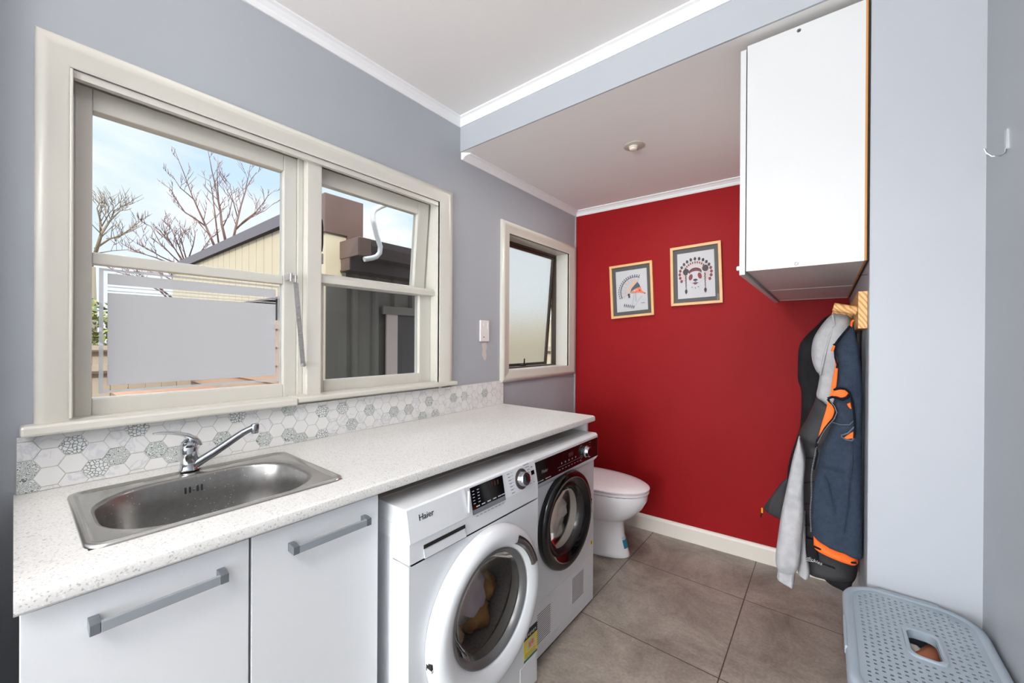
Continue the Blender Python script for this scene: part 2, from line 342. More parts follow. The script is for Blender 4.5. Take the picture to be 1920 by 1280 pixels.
M['seal'] = mat('rubber_seal', (206, 200, 192), .5)

# ------------------------------------------------------------------ room shell
XR, XP, YP, YB = 1.6228, 1.8398, 1.5165, 1.4805
ZU, ZL = 2.468, 2.303
def ywall(x): return 2.7128 + .0409*x
def wall_holes(mb, x0, x1, y0, y1, z0, z1, holes):
    ys = sorted({y0, y1} | {h[0] for h in holes} | {h[1] for h in holes}); zs = sorted({z0, z1} | {h[2] for h in holes} | {h[3] for h in holes})
    for i in range(len(ys)-1):
        for j in range(len(zs)-1):
            cy, cz = (ys[i]+ys[i+1])/2, (zs[j]+zs[j+1])/2
            if not any(h[0] < cy < h[1] and h[2] < cz < h[3] for h in holes): mb.box(x0, x1, ys[i], ys[i+1], zs[j], zs[j+1])
H1 = (.069, 1.344, 1.06, 2.015); H2 = (1.857, 2.613, 1.098, 1.976)
mb = MB(); wall_holes(mb, -.15, 0, -3.75, 2.75, 0, 2.6, [H1, H2]); mb.build('wall_left', M['wall'], kind='structure')
mb = MB(); mb.prism([(-.15, ywall(-.15)), (1.8, ywall(1.8)), (1.8, ywall(1.8)+.12), (-.15, ywall(-.15)+.12)], 0, 2.6, 'z'); mb.build('wall_back', M['red'], kind='structure')
mb = MB(); mb.prism([(XR, YP), (XR, 2.85), (2.1, 2.85), (2.1, YP)], 0, 2.6, 'z'); mb.build('wall_right', M['wall'], kind='structure', bevel=.003)
MB().box(XP, 2.1, -3.75, YP, 0, 2.6).build('wall_near_right', M['wall'], kind='structure')
mb = MB(); mb.box(-.15, .27, -3.77, -3.65, 0, 2.6); mb.box(1.77, 2.1, -3.77, -3.65, 0, 2.6); mb.box(.27, 1.77, -3.77, -3.65, 2.3, 2.6); mb.build('wall_rear', M['wall'], kind='structure')
MB().box(.0, .56, -.20, -.085, 0, 1.02).box(.0, .13, -.20, -.085, 1.02, ZU).build('shade_wall', M['wall'], kind='structure')  # unseen wall stub, added and raised to shade the near left wall
MB().box(-.2, 2.1, -3.8, 2.85, -.06, 0).build('floor', M['floor'], kind='structure')
mb = MB(); mb.box(-.15, 2.1, -3.8, YB, ZU, ZU+.1); mb.box(-.15, 2.1, YB, 2.9, ZL, ZU+.1); mb.build('ceiling', M['ceil'], kind='structure')
MB().box(-.0, XP, YB-.008, YB-.0005, ZL, ZU).build('wall_beam', M['wall'], kind='structure')
mb = MB(); mb.box(-.5, 2.2, -3.9, 3.0, 2.6, 2.7); mb.build('ceiling_eave', mat('soffit', (206, 204, 198), .7), kind='structure')
# thin seam bead where wall steps to the red wall
# cornices: small cove moulding
def cornice(name, a, b, din, z, s=.036):
    """moulding along a->b at ceiling height z; din = horizontal direction into the room"""
    mb = MB(); a, b, din = Vector(a), Vector(b), Vector(din)
    prof = [(0, 0), (s, 0), (s, -.006), (s*.72, -.010), (s*.36, -s*.62), (.012, -s*.80), (.006, -s-.003), (0, -s-.003)]
    ring = lambda p, cut: [p + din*q[0] + cut*q[0] + Vector((0, 0, z+q[1])) for q in prof]
    t = (b-a).normalized()
    mb.rings([ring(a, t), ring(b, -t)]); return mb.build(name, M['cornice'], kind='structure')
cornice('trim_1', (0, -3.65, 0), (0, YB-.008, 0), (1, 0, 0), ZU)
cornice('trim_2', (0, YB-.008, 0), (XP, YB-.008, 0), (0, -1, 0), ZU)
cornice('trim_3', (0, YB-.002, 0), (0, ywall(0), 0), (1, 0, 0), ZL)
cornice('trim_4', (0, ywall(0), 0), (XR, ywall(XR), 0), (0, -1, 0), ZL)
mb = MB(); prof = [(0, 0), (-.015, 0), (-.015, .085), (-.011, .097), (-.004, .103), (0, .103)]
mb.rings([[(x, ywall(x)+p[0], p[1]) for p in prof] for x in (.0, XR)]); mb.build('baseboard_back', M['base'], kind='structure')
MB().box(.0, .006, 2.700, 2.7128, 0, ZL-.036).build('trim_5', M['wall'], kind='structure')

# ------------------------------------------------------------------ window 1 (two-light timber window)
def frame_box(mb, x0, x1, y0, y1, z0, z1, iy0, iy1, iz0, iz1):
    mb.box(x0, x1, y0, iy0, z0, z1); mb.box(x0, x1, iy1, y1, z0, z1); mb.box(x0, x1, iy0, iy1, iz1, z1); mb.box(x0, x1, iy0, iy1, z0, iz0)
def casing(mb, oy0, oy1, oz0, oz1, iy0, iy1, iz0, iz1, prof, bottom=True):
    """mitred architrave: prof = [(t 0 outer..1 inner, x)]"""
    rings = []
    for cy, cz in ((0, 0), (0, 1), (1, 1), (1, 0)):
        ring = []
        for t, x in prof:
            y = (oy0+(iy0-oy0)*t) if cy == 0 else (oy1+(iy1-oy1)*t); z = (oz0+(iz0-oz0)*t) if cz == 0 else (oz1+(iz1-oz1)*t)
            ring.append((x, y, z))
        rings.append(ring)
    if bottom: rings.append(rings[0]); mb.rings(rings, capa=False, capb=False)
    else: mb.rings(rings)
prof = [(0, 0), (0, .012), (.08, .018), (.3, .021), (.42, .018), (.9, .018), (1, .014), (1, 0)]
w1 = thing('window_1', 'cream timber window over the sink, fixed pane and sashes', 'window', (0, .72, 1.08), kind='structure')
mb = MB(); casing(mb, .0301, 1.411, 1.085, 2.0655, .089, 1.324, 1.085, 1.9945, prof, bottom=False); mb.build('window_casing', M['trim'], w1, smooth=40)
mb = MB(); mb.box(-.148, .010, .070, .089, 1.062, 1.9945); mb.box(-.148, .010, 1.324, 1.343, 1.062, 1.9945); mb.box(-.148, .010, .070, 1.343, 1.9945, 2.014); mb.box(-.148, 0, .089, 1.324, 1.062, 1.079)
mb.box(-.012, .006, .093, 1.320, 1.975, 1.9945); mb.build('window_lining', M['trim'], w1)
mb = MB(); mb.box(.0, .022, .0875, .0935, 1.098, 1.99); mb.build('parting_bead', M['trim'], w1, bevel=.002)
mb = MB(); mb.box(0, .05, .009, .635, 1.0665, 1.0925); mb.box(-.05, .046, .635, 1.4215, 1.074, 1.0945); mb.box(-.05, .0, .07, .635, 1.0665, 1.0925)
mb.build('window_sill', M['trim'], w1, bevel=.006)
# left sash
mb = MB(); fy0, fy1, fz0, fz1 = .0995, .669, 1.08, 1.987
frame_box(mb, -.09, -.05, fy0, fy1, fz0, fz1, .1335, .622, 1.137, 1.928); mb.box(-.088, -.052, .1335, .622, 1.508, 1.540)
ls = mb.build('left_sash', M['trim'], w1, bevel=.003)
mb = MB(); mb.box(-.0725, -.0685, .126, .628, 1.532, 1.936); mb.box(-.0725, -.0685, .126, .628, 1.129, 1.516); mb.build('pane', M['glass'], ls)
FX = -.0675
def filmq(mb, p0, p1, p2, p3):
    P = [at(u, v, 'x', FX) for u, v in (p0, p1, p2, p3)]; n = Vector((.0006, 0, 0)); mb.rings([[p for p in P], [p+n for p in P]])
mb = MB()
y0, y1, z0, z1 = .1475, .616, 1.142, 1.499
Q = lambda a, b, c, d: mb.box(FX, FX+.0006, a, b, c, d)
Q(.165, .602, 1.170, 1.432); Q(.165, .602, 1.456, 1.487); mb.mi = 1; Q(.165, .602, 1.4365, 1.4395); Q(.165, .602, 1.4475, 1.4505)
Q(.148, .157, 1.148, 1.500); Q(.609, .613, 1.148, 1.500); Q(.157, .609, 1.4935, 1.500); Q(.157, .609, 1.148, 1.156)
mb.build('frosted_film', [M['film'], M['film2']], ls)
# mullion and right light
mb = MB(); mb.box(-.1, -.012, .690, .7455, 1.08, 1.99); mb.box(-.1, -.045, .669, .690, 1.08, 1.99); mb.build('mullion', M['trim'], w1, bevel=.003)
mb = MB(); frame_box(mb, -.095, -.055, .7455, 1.324, 1.08, 1.532, .7755, 1.2535, 1.139, 1.524); mb.build('lower_sash', M['trim'], w1, bevel=.003)
MB().box(-.077, -.073, .765, 1.262, 1.13, 1.53).build('lower_pane', M['glass'], w1)
mb = MB(); mb.prism([(-.1, 1.526), (-.022, 1.526), (-.022, 1.548), (-.036, 1.560), (-.1, 1.566)], .7455, 1.324, 'y'); mb.build('transom', M['trim'], w1, bevel=.002)
# upper awning sash, hinged at its head and pushed out
pv = Vector((-.06, 0, 1.99)); A = math.radians(4.8)
def tilt(mb, pv, A):
    out = []
    for p in mb.v:
        dx, dz = p[0]-pv.x, p[2]-pv.z; out.append((pv.x+dx*math.cos(A)+dz*math.sin(A), p[1], pv.z-dx*math.sin(A)+dz*math.cos(A)))
    mb.v = out
mb = MB(); frame_box(mb, -.095, -.055, .752, 1.311, 1.528, 1.99, .765, 1.2455, 1.572, 1.927); tilt(mb, pv, A); us = mb.build('upper_sash', M['trim'], w1, bevel=.003)
mb = MB(); mb.box(-.079, -.075, .758, 1.252, 1.56, 1.935); tilt(mb, pv, A); mb.build('pane', M['glass'], us)
mb = MB(); mb.tube([(-.028, .749, 1.775), (-.036, .757, 1.745), (-.036, .757, 1.68), (-.028, .75, 1.65)], .006, 8); mb.mi = 1; mb.box(-.05, -.02, .748, .756, 1.60, 1.64)
mb.build('sash_fastener', [M['blackm'], M['zinc']], w1, bevel=.001)
# casement stay
mb = MB(); P = lambda u, v, x=-.004: at(u, v, 'x', x)
a = P(549, 520); mb.box(a.x-.04, a.x+.002, a.y-.014, a.y-.004, a.z-.010, a.z+.012); mb.box(a.x-.01, a.x+.006, a.y-.012, a.y+.014, a.z-.004, a.z+.008)
mb.tube([a+Vector((.004, -.008, .014)), a+Vector((.004, -.008, -.016))], .005, 10); mb.tube([a+Vector((.004, .008, .010)), a+Vector((.004, .008, -.018))], .004, 10)
q0, q1 = P(554, 530), P(568, 684)
d = q1-q0
mb.rings([[q0+d*t+Vector((x, y, 0)) for x, y in ((0, -.0085), (.003, -.0085), (.003, .0085), (0, .0085))] for t in (0, .2, .4, .6, .8, 1)])
for t in (.28, .42, .62, .8): c = q0+d*t; mb.lathe([(0, .0001), (.0045, .003), (.006, .0001)], (c.x, c.y, c.z), 'x', 8)
mb.lathe([(-.006, .0001), (-.006, .007), (.008, .007), (.010, .0001)], tuple(q1), 'x', 14)
mb.build('casement_stay', M['zinc'], w1, smooth=35)

# ------------------------------------------------------------------ window 2 (obscure aluminium awning)
w2 = thing('window_2', 'small window with frosted glass beside the red wall', 'window', (0, 2.24, 1.1), kind='structure')
mb = MB(); casing(mb, 1.806, 2.690, 1.0515, 2.027, 1.877, 2.593, 1.1185, 1.956, prof); mb.build('window_casing', M['trim'], w2, smooth=40)
mb = MB(); mb.box(-.148, .010, 1.858, 1.877, 1.099, 1.975); mb.box(-.148, .010, 2.593, 2.612, 1.099, 1.975); mb.box(-.148, .010, 1.877, 2.593, 1.956, 1.975); mb.box(-.148, .010, 1.877, 2.593, 1.099, 1.1185)
mb.build('window_lining', M['trim'], w2)
mb = MB(); frame_box(mb, -.135, -.100, 1.877, 2.593, 1.1185, 1.956, 1.888, 2.582, 1.128, 1.940); mb.build('window_frame', M['bronze'], w2)
pv2 = Vector((-.112, 0, 1.935)); A2 = math.radians(4.6)
mb = MB(); frame_box(mb, -.125, -.108, 1.884, 2.578, 1.118, 1.938, 1.898, 2.556, 1.140, 1.922); tilt(mb, pv2, A2); s2 = mb.build('awning_sash', M['bronze'], w2, bevel=.001)
mb = MB(); mb.box(-.119, -.114, 1.894, 2.562, 1.132, 1.926); tilt(mb, pv2, A2); mb.build('obscure_pane', M['obscure'], s2)
mb = MB(); c = at(977, 684, 'x', -.145); mb.box(c.x-.004, c.x+.02, c.y-.02, c.y+.03, c.z-.006, c.z+.006); mb.tube([c+Vector((.012, .02, .0)), c+Vector((.02, .012, .045))], [.006, .004], 8)
c = at(996, 687, 'x', -.14); mb.box(c.x-.01, c.x+.012, c.y-.015, c.y+.015, c.z-.014, c.z+.008); mb.build('sash_handle', M['blackm'], w2, bevel=.001)
mb = MB(); mb.tube([(-.118, 2.586, 1.80), (-.15, 2.584, 1.62), (-.118, 2.586, 1.45)], .004, 6); mb.build('friction_stay', M['bronze'], w2)

# ------------------------------------------------------------------ tiled splashback
mb = MB(); YT0, YT1, ZT0, ZT1 = .004, 1.829, .9255, 1.0635
mb.box(.0005, .010, YT0, YT1, ZT0, ZT1)
S = .0268; hh = S*math.sqrt(3)/2
marks = [(137,828,2),(219,846,3),(295,835,3),(47,880,3),(47,908,3),(179,893,2),(261,804,2),(326,866,3),(417,813,3),(499,815,3),(547,809,3),(567,813,3),(663,789,3),(607,806,2),(447,778,2),(545,766,3),(607,762,2),(645,756,2),(693,762,3),(741,765,3),(769,760,3),(796,774,3),(820,769,3),(808,746,3),(870,742,2),(905,735,3),(850,750,3)]
mk = [(at(u, v, 'x', .012), k) for u, v, k in marks]
def clip(poly, ax, lim, keep_less):
    out = []
    for i in range(len(poly)):
        a, b_ = poly[i], poly[(i+1) % len(poly)]; ia = (a[ax] <= lim) == keep_less or a[ax] == lim; ib = (b_[ax] <= lim) == keep_less or b_[ax] == lim
        if ia: out.append(a)
        if ia != ib: t = (lim-a[ax])/(b_[ax]-a[ax]); out.append((a[0]+(b_[0]-a[0])*t, a[1]+(b_[1]-a[1])*t))
    return out
cells = []
for i in range(-1, 49):
    for j in range(-1, 5):
        cy = YT0 + .012 + i*1.5*S; cz = .935 + j*2*hh + (hh if i % 2 else 0); cells.append((cy, cz))
kinds = {}
for p, k in mk:
    c = min(cells, key=lambda c: (c[0]-p.y)**2+(c[1]-p.z)**2); kinds[c] = k
for c in cells:
    k = kinds.get(c, 4 if R.random() < .45 else 1)
    poly = [(c[0]+math.cos(PI/3*q)*(S-.0009), c[1]+math.sin(PI/3*q)*(S-.0009)) for q in range(6)]
    for ax, lim, less in ((0, YT0+.001, False), (0, YT1-.001, True), (1, ZT0+.0005, False), (1, ZT1-.0005, True)):
        if len(poly) < 3: break
        poly = clip(poly, ax, lim, less)
    if len(poly) < 3: continue
    mb.mi = k; mb.prism(poly, .010, .0115, 'x')
mb.build('tile_splashback', [M['grout'], M['tilew'], M['tilep'], M['tilef'], M['tilem']], None, label='strip of hexagon tiles in white, marble and printed pattern behind the benchtop', cat='tile splashback')

# ------------------------------------------------------------------ benchtop with sink cut-out
BX, BY0, BY1, BZ, BT = .6137, .0001, 1.8317, .925, .0265
SK = (.112, .503, .083, .557)
mb = MB()
xs = [.0005, SK[0], SK[1], BX-.012]; ys = [BY0, SK[2], SK[3], BY1]
for i in range(3):
    for j in range(3):
        if i == 1 and j == 1: continue
        mb.box(xs[i], xs[i+1], ys[j], ys[j+1], BZ-BT, BZ)
mb.prism([(BX-.012, BZ-BT), (BX-.003, BZ-BT), (BX, BZ-BT+.004), (BX, BZ-.009), (BX-.003, BZ-.003), (BX-.012, BZ)], BY0, BY1, 'y')
mb.build('benchtop', M['bench'], None, smooth=30, label='long white speckled laminate benchtop over the sink cabinet and both machines', cat='benchtop')
bt_ = bpy.data.objects['benchtop']; MB().box(.001, .585, .64, 1.812, BZ-BT-.0015, BZ-BT).build('underside_shade', mat('gap_shade_brown', (150, 118, 92), .8), bt_, label='thin brown sheet in the colour of the shaded gap')  # brown sheet paints the shade of the gap above the machines

# ------------------------------------------------------------------ sink
def rrect(x0, x1, y0, y1, r, n=6):
    pts = []
    for cx, cy, a in ((x1-r, y1-r, 0), (x0+r, y1-r, PI/2), (x0+r, y0+r, PI), (x1-r, y0+r, 1.5*PI)):
        for k in range(n+1): t = a+PI/2*k/n; pts.append((cx+r*math.cos(t), cy+r*math.sin(t)))
    return pts
def bowl(s, z, n=7):
    x0, x1, y0, y1 = .163+s, .487-s, .108+s, .520-s; r = .125-s*.6
    return [(x, y, z) for x, y in rrect(x0, x1, y0, y1, max(r, .03), n)]
n = 7
O = lambda d, z, r=.03: [(x, y, z) for x, y in rrect(.105+d, .508-d, .078+d, .562-d, r, n)]
sk = thing('kitchen_sink', 'stainless steel single-bowl sink set into the speckled benchtop', 'sink', (.3, .32, .925))
mb = MB(); mb.rings([O(0, .9255), O(.0015, .930), O(.006, .9315), O(.011, .9310), O(.014, .9275), O(.018, .927), bowl(-.004, .927), bowl(.0, .9255), bowl(.003, .920), bowl(.008, .86), bowl(.014, .81), bowl(.026, .79), bowl(.05, .783), bowl(.1, .781)], capa=False, capb=True)
nr = len(O(0, 0)); mb.m = [1 if i < nr*6 else 0 for i in range(len(mb.m))]
o = mb.build('basin', [M['steel'], M['rimsteel']], sk, smooth=60)
mb = MB()
for yy in (.2905, .300, .317, .3265):
    mb.box(.1585, .172, yy-.0022, yy+.0022, .882, .899)
mb.build('overflow_slots', M['dark'], sk, bevel=.002)
mb = MB(); mb.lathe([(0, .0001), (.001, .004), (.004, .004), (.005, .0001)], (.1695, .3085, .891), 'x', 12); mb.build('overflow_screw', M['chrome'], sk, smooth=40)
mb = MB(); mb.lathe([(0, .0001), (0, .036), (.003, .04), (.003, .044)], (.31, .31, .782), 'z', 24); mb.build('plug_hole', M['chromed'], sk, smooth=50)

# ------------------------------------------------------------------ mixer tap
TX, TY = .108, .312
tp = thing('mixer_tap', 'chrome single-lever mixer tap at the back edge of the steel sink', 'tap', (TX, TY, .930))
mb = MB(); mb.lathe([(0, .0001), (0, .0235), (.003, .0235), (.006, .0215), (.018, .0205), (.019, .0195), (.021, .0205), (.062, .020), (.064, .0192), (.066, .020), (.078, .0185), (.086, .010), (.088, .0001)], (TX, TY, .9315), 'z', 32)
mb.build('tap_body', M['chrome'], tp, smooth=35)
mb = MB(); tip = at(287, 813, 'x', .125); st = Vector((TX, TY, 1.004)); rr = []
path = [(at(u, v, 'x', .112), h, w) for u, v, h, w in ((377, 833, .003, .006), (373, 828, .005, .010), (365, 822, .0055, .014), (352, 816, .005, .0145), (335, 812.5, .0042, .013), (318, 811, .0036, .0115), (300, 811.5, .0028, .009), (287, 813, .0016, .005))]
for i, (p, h, w) in enumerate(path):
    t = (path[min(i+1, 7)][0]-path[max(i-1, 0)][0]).normalized(); sd = Vector((1, 0, 0)); up = sd.cross(t).normalized()
    w *= 1.2; h *= 1.3; rr.append([p+sd*w*math.cos(a)+up*h*math.sin(a) for a in [2*PI*k/14 for k in range(14)]])
mb.rings(rr); mb.build('tap_lever', M['chrome'], tp, smooth=60)
mb = MB(); tip = at(478, 800, 'x', .165)
sp0 = Vector((TX+.006, TY+.010, .943)); pts = [sp0]
dirv = tip-sp0
for t, lift in ((.12, .0), (.3, .0), (.5, .002), (.68, .004), (.8, .005), (.9, .003), (1, 0)): pts.append(sp0+dirv*t+Vector((0, 0, lift)))
mb.tube(pts, [.0125, .012, .0115, .011, .0105, .010, .0095, .0095], 16)
mb.lathe([(.006, .0001), (.006, .0095), (.003, .011), (-.012, .011), (-.013, .0095), (-.022, .0092), (-.022, .0001)], (tip.x, tip.y, tip.z+.003), 'z', 20)
mb.build('spout', M['chromed'], tp, smooth=40)

# ------------------------------------------------------------------ under-bench sink cabinet
cb = thing('sink_cabinet', 'white two-door base cabinet under the steel sink', 'cabinet', (.3, .31, 0))
mb = MB(); mb.box(.02, .565, .012, .028, .09, .898); mb.box(.02, .565, .590, .607, .0, .898); mb.box(.02, .565, .028, .590, .09, .107); mb.box(.01, .022, .028, .590, .107, .77); mb.box(.50, .518, .028, .590, 0, .09); mb.box(.52, .565, .028, .59, .88, .898)
mb.build('carcass', M['white'], cb)
def handle(parent, y0, y1, z, x):
    mb = MB(); mb.box(x+.022, x+.030, y0+.013, y1-.013, z-.0085, z+.0085); mb.mi = 1
    for a, s_ in ((y0, 1), (y1, -1)):
        mb.prism([(x, z-.008), (x, z+.010), (x+.014, z+.011), (x+.0302, z+.0088), (x+.0302, z-.0088), (x+.020, z-.0088)], min(a, a+.013*s_), max(a, a+.013*s_), 'y')
    mb.build('handle', [M['alu'], M['alud']], parent, bevel=.001)
for y0, y1, h0, h1 in ((.006, .3055, .075, .262), (.310, .6083, .381, .5705)):
    mb = MB(); mb.box(.572, .590, y0, y1, .10, .888); dr = mb.build('cabinet_door', M['door'], cb, bevel=.0012)
    handle(dr, h0, h1, .839, .590)
# bench end panel
MB().box(.012, .575, 1.8135, 1.8295, 0, .898).build('bench_end_panel', M['white'], None, label='white upright panel holding up the toilet end of the benchtop', cat='panel')

# ------------------------------------------------------------------ machine pieces
def holed_front(mb, x, y0, y1, z0, z1, cy, cz, Rr, depth=.03, seg=64):
    out, inn, inn2 = [], [], []
    for k in range(seg):
        a = 2*PI*k/seg; c, s_ = math.cos(a), math.sin(a)
        tx = ((y1-cy)/c if c > 0 else (y0-cy)/c) if abs(c) > 1e-9 else 1e9; tz = ((z1-cz)/s_ if s_ > 0 else (z0-cz)/s_) if abs(s_) > 1e-9 else 1e9
        t = min(tx, tz); out.append((x, cy+c*t, cz+s_*t)); inn.append((x, cy+c*Rr, cz+s_*Rr)); inn2.append((x-depth, cy+c*Rr, cz+s_*Rr))
    for (cy_, cz_) in ((y1, z1), (y0, z1), (y0, z0), (y1, z0)):
        k = min(range(seg), key=lambda q: (out[q][1]-cy_)**2+(out[q][2]-cz_)**2); out[k] = (x, cy_, cz_)
    mb.rings([out, inn, inn2], capa=False, capb=False)
def dome_cloth(mb, c, r, seed, n=26, m_=14, flat=1.0):
    rings = []
    for i in range(m_+1):
        th = PI*i/m_; ring = []
        for j in range(n):
            ph = 2*PI*j/n; d = Vector((math.sin(th)*math.cos(ph)*flat, math.sin(th)*math.sin(ph), math.cos(th)))
            k = 1+.28*noise.noise(d*1.9+Vector((seed, 0, 0)))+.13*noise.noise(d*5+Vector((0, seed, 0))); ring.append(Vector(c)+d*r*k)
        rings.append(ring)
    mb.rings(rings)

# washer ------------------------------------------------
WY0, WY1, WX, WC, WZ = .648, 1.243, .672, .958, .452
wm = thing('washing_machine', 'white front-loading washing machine with white door ring, next to the sink cabinet', 'washing machine', (.36, .945, 0))
mb = MB()
mb.box(.05, .60, WY0, WY1-.001, .012, .842)
holed_front(mb, WX, WY0, WY1-.001, .012, .703, WC, WZ, .185, .06)
# front shell returns (leaves a rounded recessed side panel behind it)
mb2 = MB(); mb2.box(.60, WX-.0005, WY0, WY0+.012, .012, .703); mb2.box(.60, WX-.0005, WY1-.013, WY1-.001, .012, .703); mb2.box(.60, WX-.0005, WY0, WY1-.001, .012, .03)
mb.add(mb2.v, mb2.f)
# remove the part of the box face behind the door hole by using a separate recess box: the carcass front sits back
body = mb.build('housing', M['app'], wm)
bv = MB(); bv.box(.52, .588, WY0-.0015, WY0+.001, .03, .76); bv.build('side_recess', M['app2'], wm, bevel=.001, label='pale grey pressed side panel edge')
mb = MB(); mb.box(.05, .529, WY0, WY1-.001, .842, .850); mb.build('top_lid', M['app'], wm, bevel=.003)
mb = MB(); mb.prism([(.53, .850), (.648, .850), (.655, .846), (.672, .762), (.674, .708), (.60, .706), (.60, .80), (.53, .80)], WY0-.0015, WY1, 'y'); cp = mb.build('control_panel', M['app'], wm, bevel=.0025)
# panel plane helper (between (.655,.846) and (.672,.762))
pn = Vector((.084, 0, .017)).normalized()
def wp(y, s, off=0): return Vector((.655+.017*s, y, .846-.084*s)) + pn*off
def wq(mb, y0, y1, s0, s1, off, th=.0012):
    mb.rings([[wp(y0, s0, off), wp(y1, s0, off), wp(y1, s1, off), wp(y0, s1, off)], [wp(y0, s0, off+th), wp(y1, s0, off+th), wp(y1, s1, off+th), wp(y0, s1, off+th)]])
mb = MB(); wq(mb, .888, 1.046, .07, 1.02, .0002, .002); dp = mb.build('display', M['black'], wm, bevel=.0005)
mb = MB(); wq(mb, .889, 1.045, .86, 1.01, .0022, .0004); mb.mi = 1
for i, y in enumerate((.905, .930, .957, .985, 1.010, 1.028)): wq(mb, y, y+.016, .76, .80, .0022, .0003)
for r_ in range(5):
    for c_ in range(2): wq(mb, .895+.022*c_, .904+.022*c_, .2+.11*r_, .225+.11*r_, .0022, .0003)
mb.mi = 2; wq(mb, .985, .992, .16, .33, .0022, .0003); wq(mb, 1.0, 1.007, .16, .33, .0022, .0003); wq(mb, 1.015, 1.022, .16, .33, .0022, .0003)
M['dimred'] = mat('dim_digit', (70, 34, 34), .4)
mb.build('display_print', [M['print'], M['printw'], M['dimred']], dp)
mb = MB(); xa = pn; yc = Vector((0, 1, 0)); zc = xa.cross(yc)
def disc(mb, c, prof, seg=40):
    mb.rings([[c+xa*t+(yc*math.cos(2*PI*k/seg)+zc*math.sin(2*PI*k/seg))*r for k in range(seg)] for t, r in prof])
dc = wp(1.148, .53, 0)
disc(mb, dc, [(.0, .036), (.002, .036), (.003, .0345)]); dl = mb.build('program_dial', mat('dial_ring', (70, 62, 60), .35), wm, smooth=40)
mb = MB(); disc(mb, dc, [(.003, .027), (.006, .0265), (.022, .0235), (.024, .0225)]); mb.mi = 1; disc(mb, dc+xa*.024, [(0, .0222), (.0006, .021)])
mb.build('dial_knob', [M['chrome'], M['chromed']], dl, smooth=40)
mb = MB()
for i in range(7): s_ = .12+.13*i; wq(mb, 1.072+.002*i, 1.086+.002*i, s_, s_+.03, .0001, .0003); wq(mb, 1.092, 1.104, s_, s_+.012, .0001, .0003)
for i in range(8): s_ = .02+.12*i; wq(mb, 1.188 if i > 2 else 1.168+.01*i, 1.202, s_, s_+.025, .0001, .0003)
for i in range(8): wq(mb, .90+.018*i, .912+.018*i, 1.1, 1.12, .0001, .0003)
wq(mb, 1.212, 1.222, .20, .24, .0001, .0003); wq(mb, 1.216, 1.222, .86, .89, .0001, .0003)
mb.mi = 1; wq(mb, 1.209, 1.228, .38, .56, .0001, .0008)
mb.build('panel_print', [M['print'], M['black']], wm)
text_part('brand_lettering', 'Haier', .0235, mat('logo_black', (40, 40, 44), .4), wm, wp(.686, .42, .0020), (0, 1, 0), -Vector((.017, 0, -.084)), depth=.0006, label='dark brand lettering on the white machine')
# detergent drawer
mb = MB(); wq(mb, WY0+.002, .868, -.02, 1.0, .0, .0016); dd = mb.build('detergent_drawer', M['app'], wm, bevel=.001)
mb = MB(); mb.prism([(.6735, .7445), (.6755, .7445), (.6755, .712), (.6740, .712)], .694, .851, 'y'); mb.mi = 1; mb.box(.6740, .6762, .694, .851, .7355, .7455); mb.mi = 0; mb.prism([(.674, .712), (.6815, .711), (.6755, .732)], .694, .851, 'y')
mb.build('drawer_grip', [M['app2'], M['dark']], dd)
MB().box(.668, .6755, .8685, .8700, .775, .840).build('drawer_seam', M['app2'], wm)
# door
dw = MB(); dw.lathe([(.001, .257), (.014, .257), (.030, .250), (.040, .236), (.044, .222), (.042, .204), (.034, .186), (.026, .176), (.006, .172)], (WX, WC, WZ-.012), 'x', 96)
# slide inner circle up a little: the glass sits above the ring centre
dw.v = [(p[0], p[1], p[2]+.012*max(0, min(1, (.25-math.hypot(p[1]-WC, p[2]-(WZ-.012)))/.07))) for p in dw.v]
door = dw.build('machine_door', M['app'], wm, smooth=50)
mb = MB(); mb.lathe([(.026, .1765), (.030, .172), (.024, .163), (.008, .158)], (WX, WC, WZ), 'x', 72); mb.build('door_trim', mat('grey_trim', (112, 112, 112), .3, metal=.4), door, smooth=60)
mb = MB(); mb.lathe([(.022, .166), (.012, .160), (-.015, .150), (-.038, .128), (-.052, .09), (-.058, .04), (-.06, .0005)], (WX, WC, WZ), 'x', 56); mb.build('door_glass', M['dglass'], door, smooth=180)
mb = MB(); mb.lathe([(.0345, .196), (.0475, .205), (.0475, .219), (.045, .224)], (WX, WC, WZ-.008), 'x', 20, math.radians(18), math.radians(62)); mb.mi = 1
mb.lathe([(.046, .219), (.048, .226), (.044, .228)], (WX, WC, WZ-.008), 'x', 20, math.radians(18), math.radians(62)); mb.build('door_handle', [M['chromed'], M['blackm']], door, smooth=40, label='dark chrome recessed handle')
for a in (186, 208):
    mb = MB(); a = math.radians(a); y, z = WC+math.cos(a)*.2525, WZ-.012+math.sin(a)*.2525; mb.box(WX+.006, WX+.027, y-.005, y+.004, z-.011, z+.011); mb.mi = 1; mb.box(WX+.010, WX+.0275, y-.0052, y+.0042, z-.0112, z-.004)
    mb.build('door_hinge', [M['dark'], M['app2']], door)
# drum and washing inside
mb = MB(); mb.lathe([(-.012, .184), (-.04, .178), (-.045, .20), (-.07, .215)], (WX, WC, WZ), 'x', 56); mb.build('rubber_seal', mat('grey_seal', (96, 94, 92), .6), wm, smooth=50)
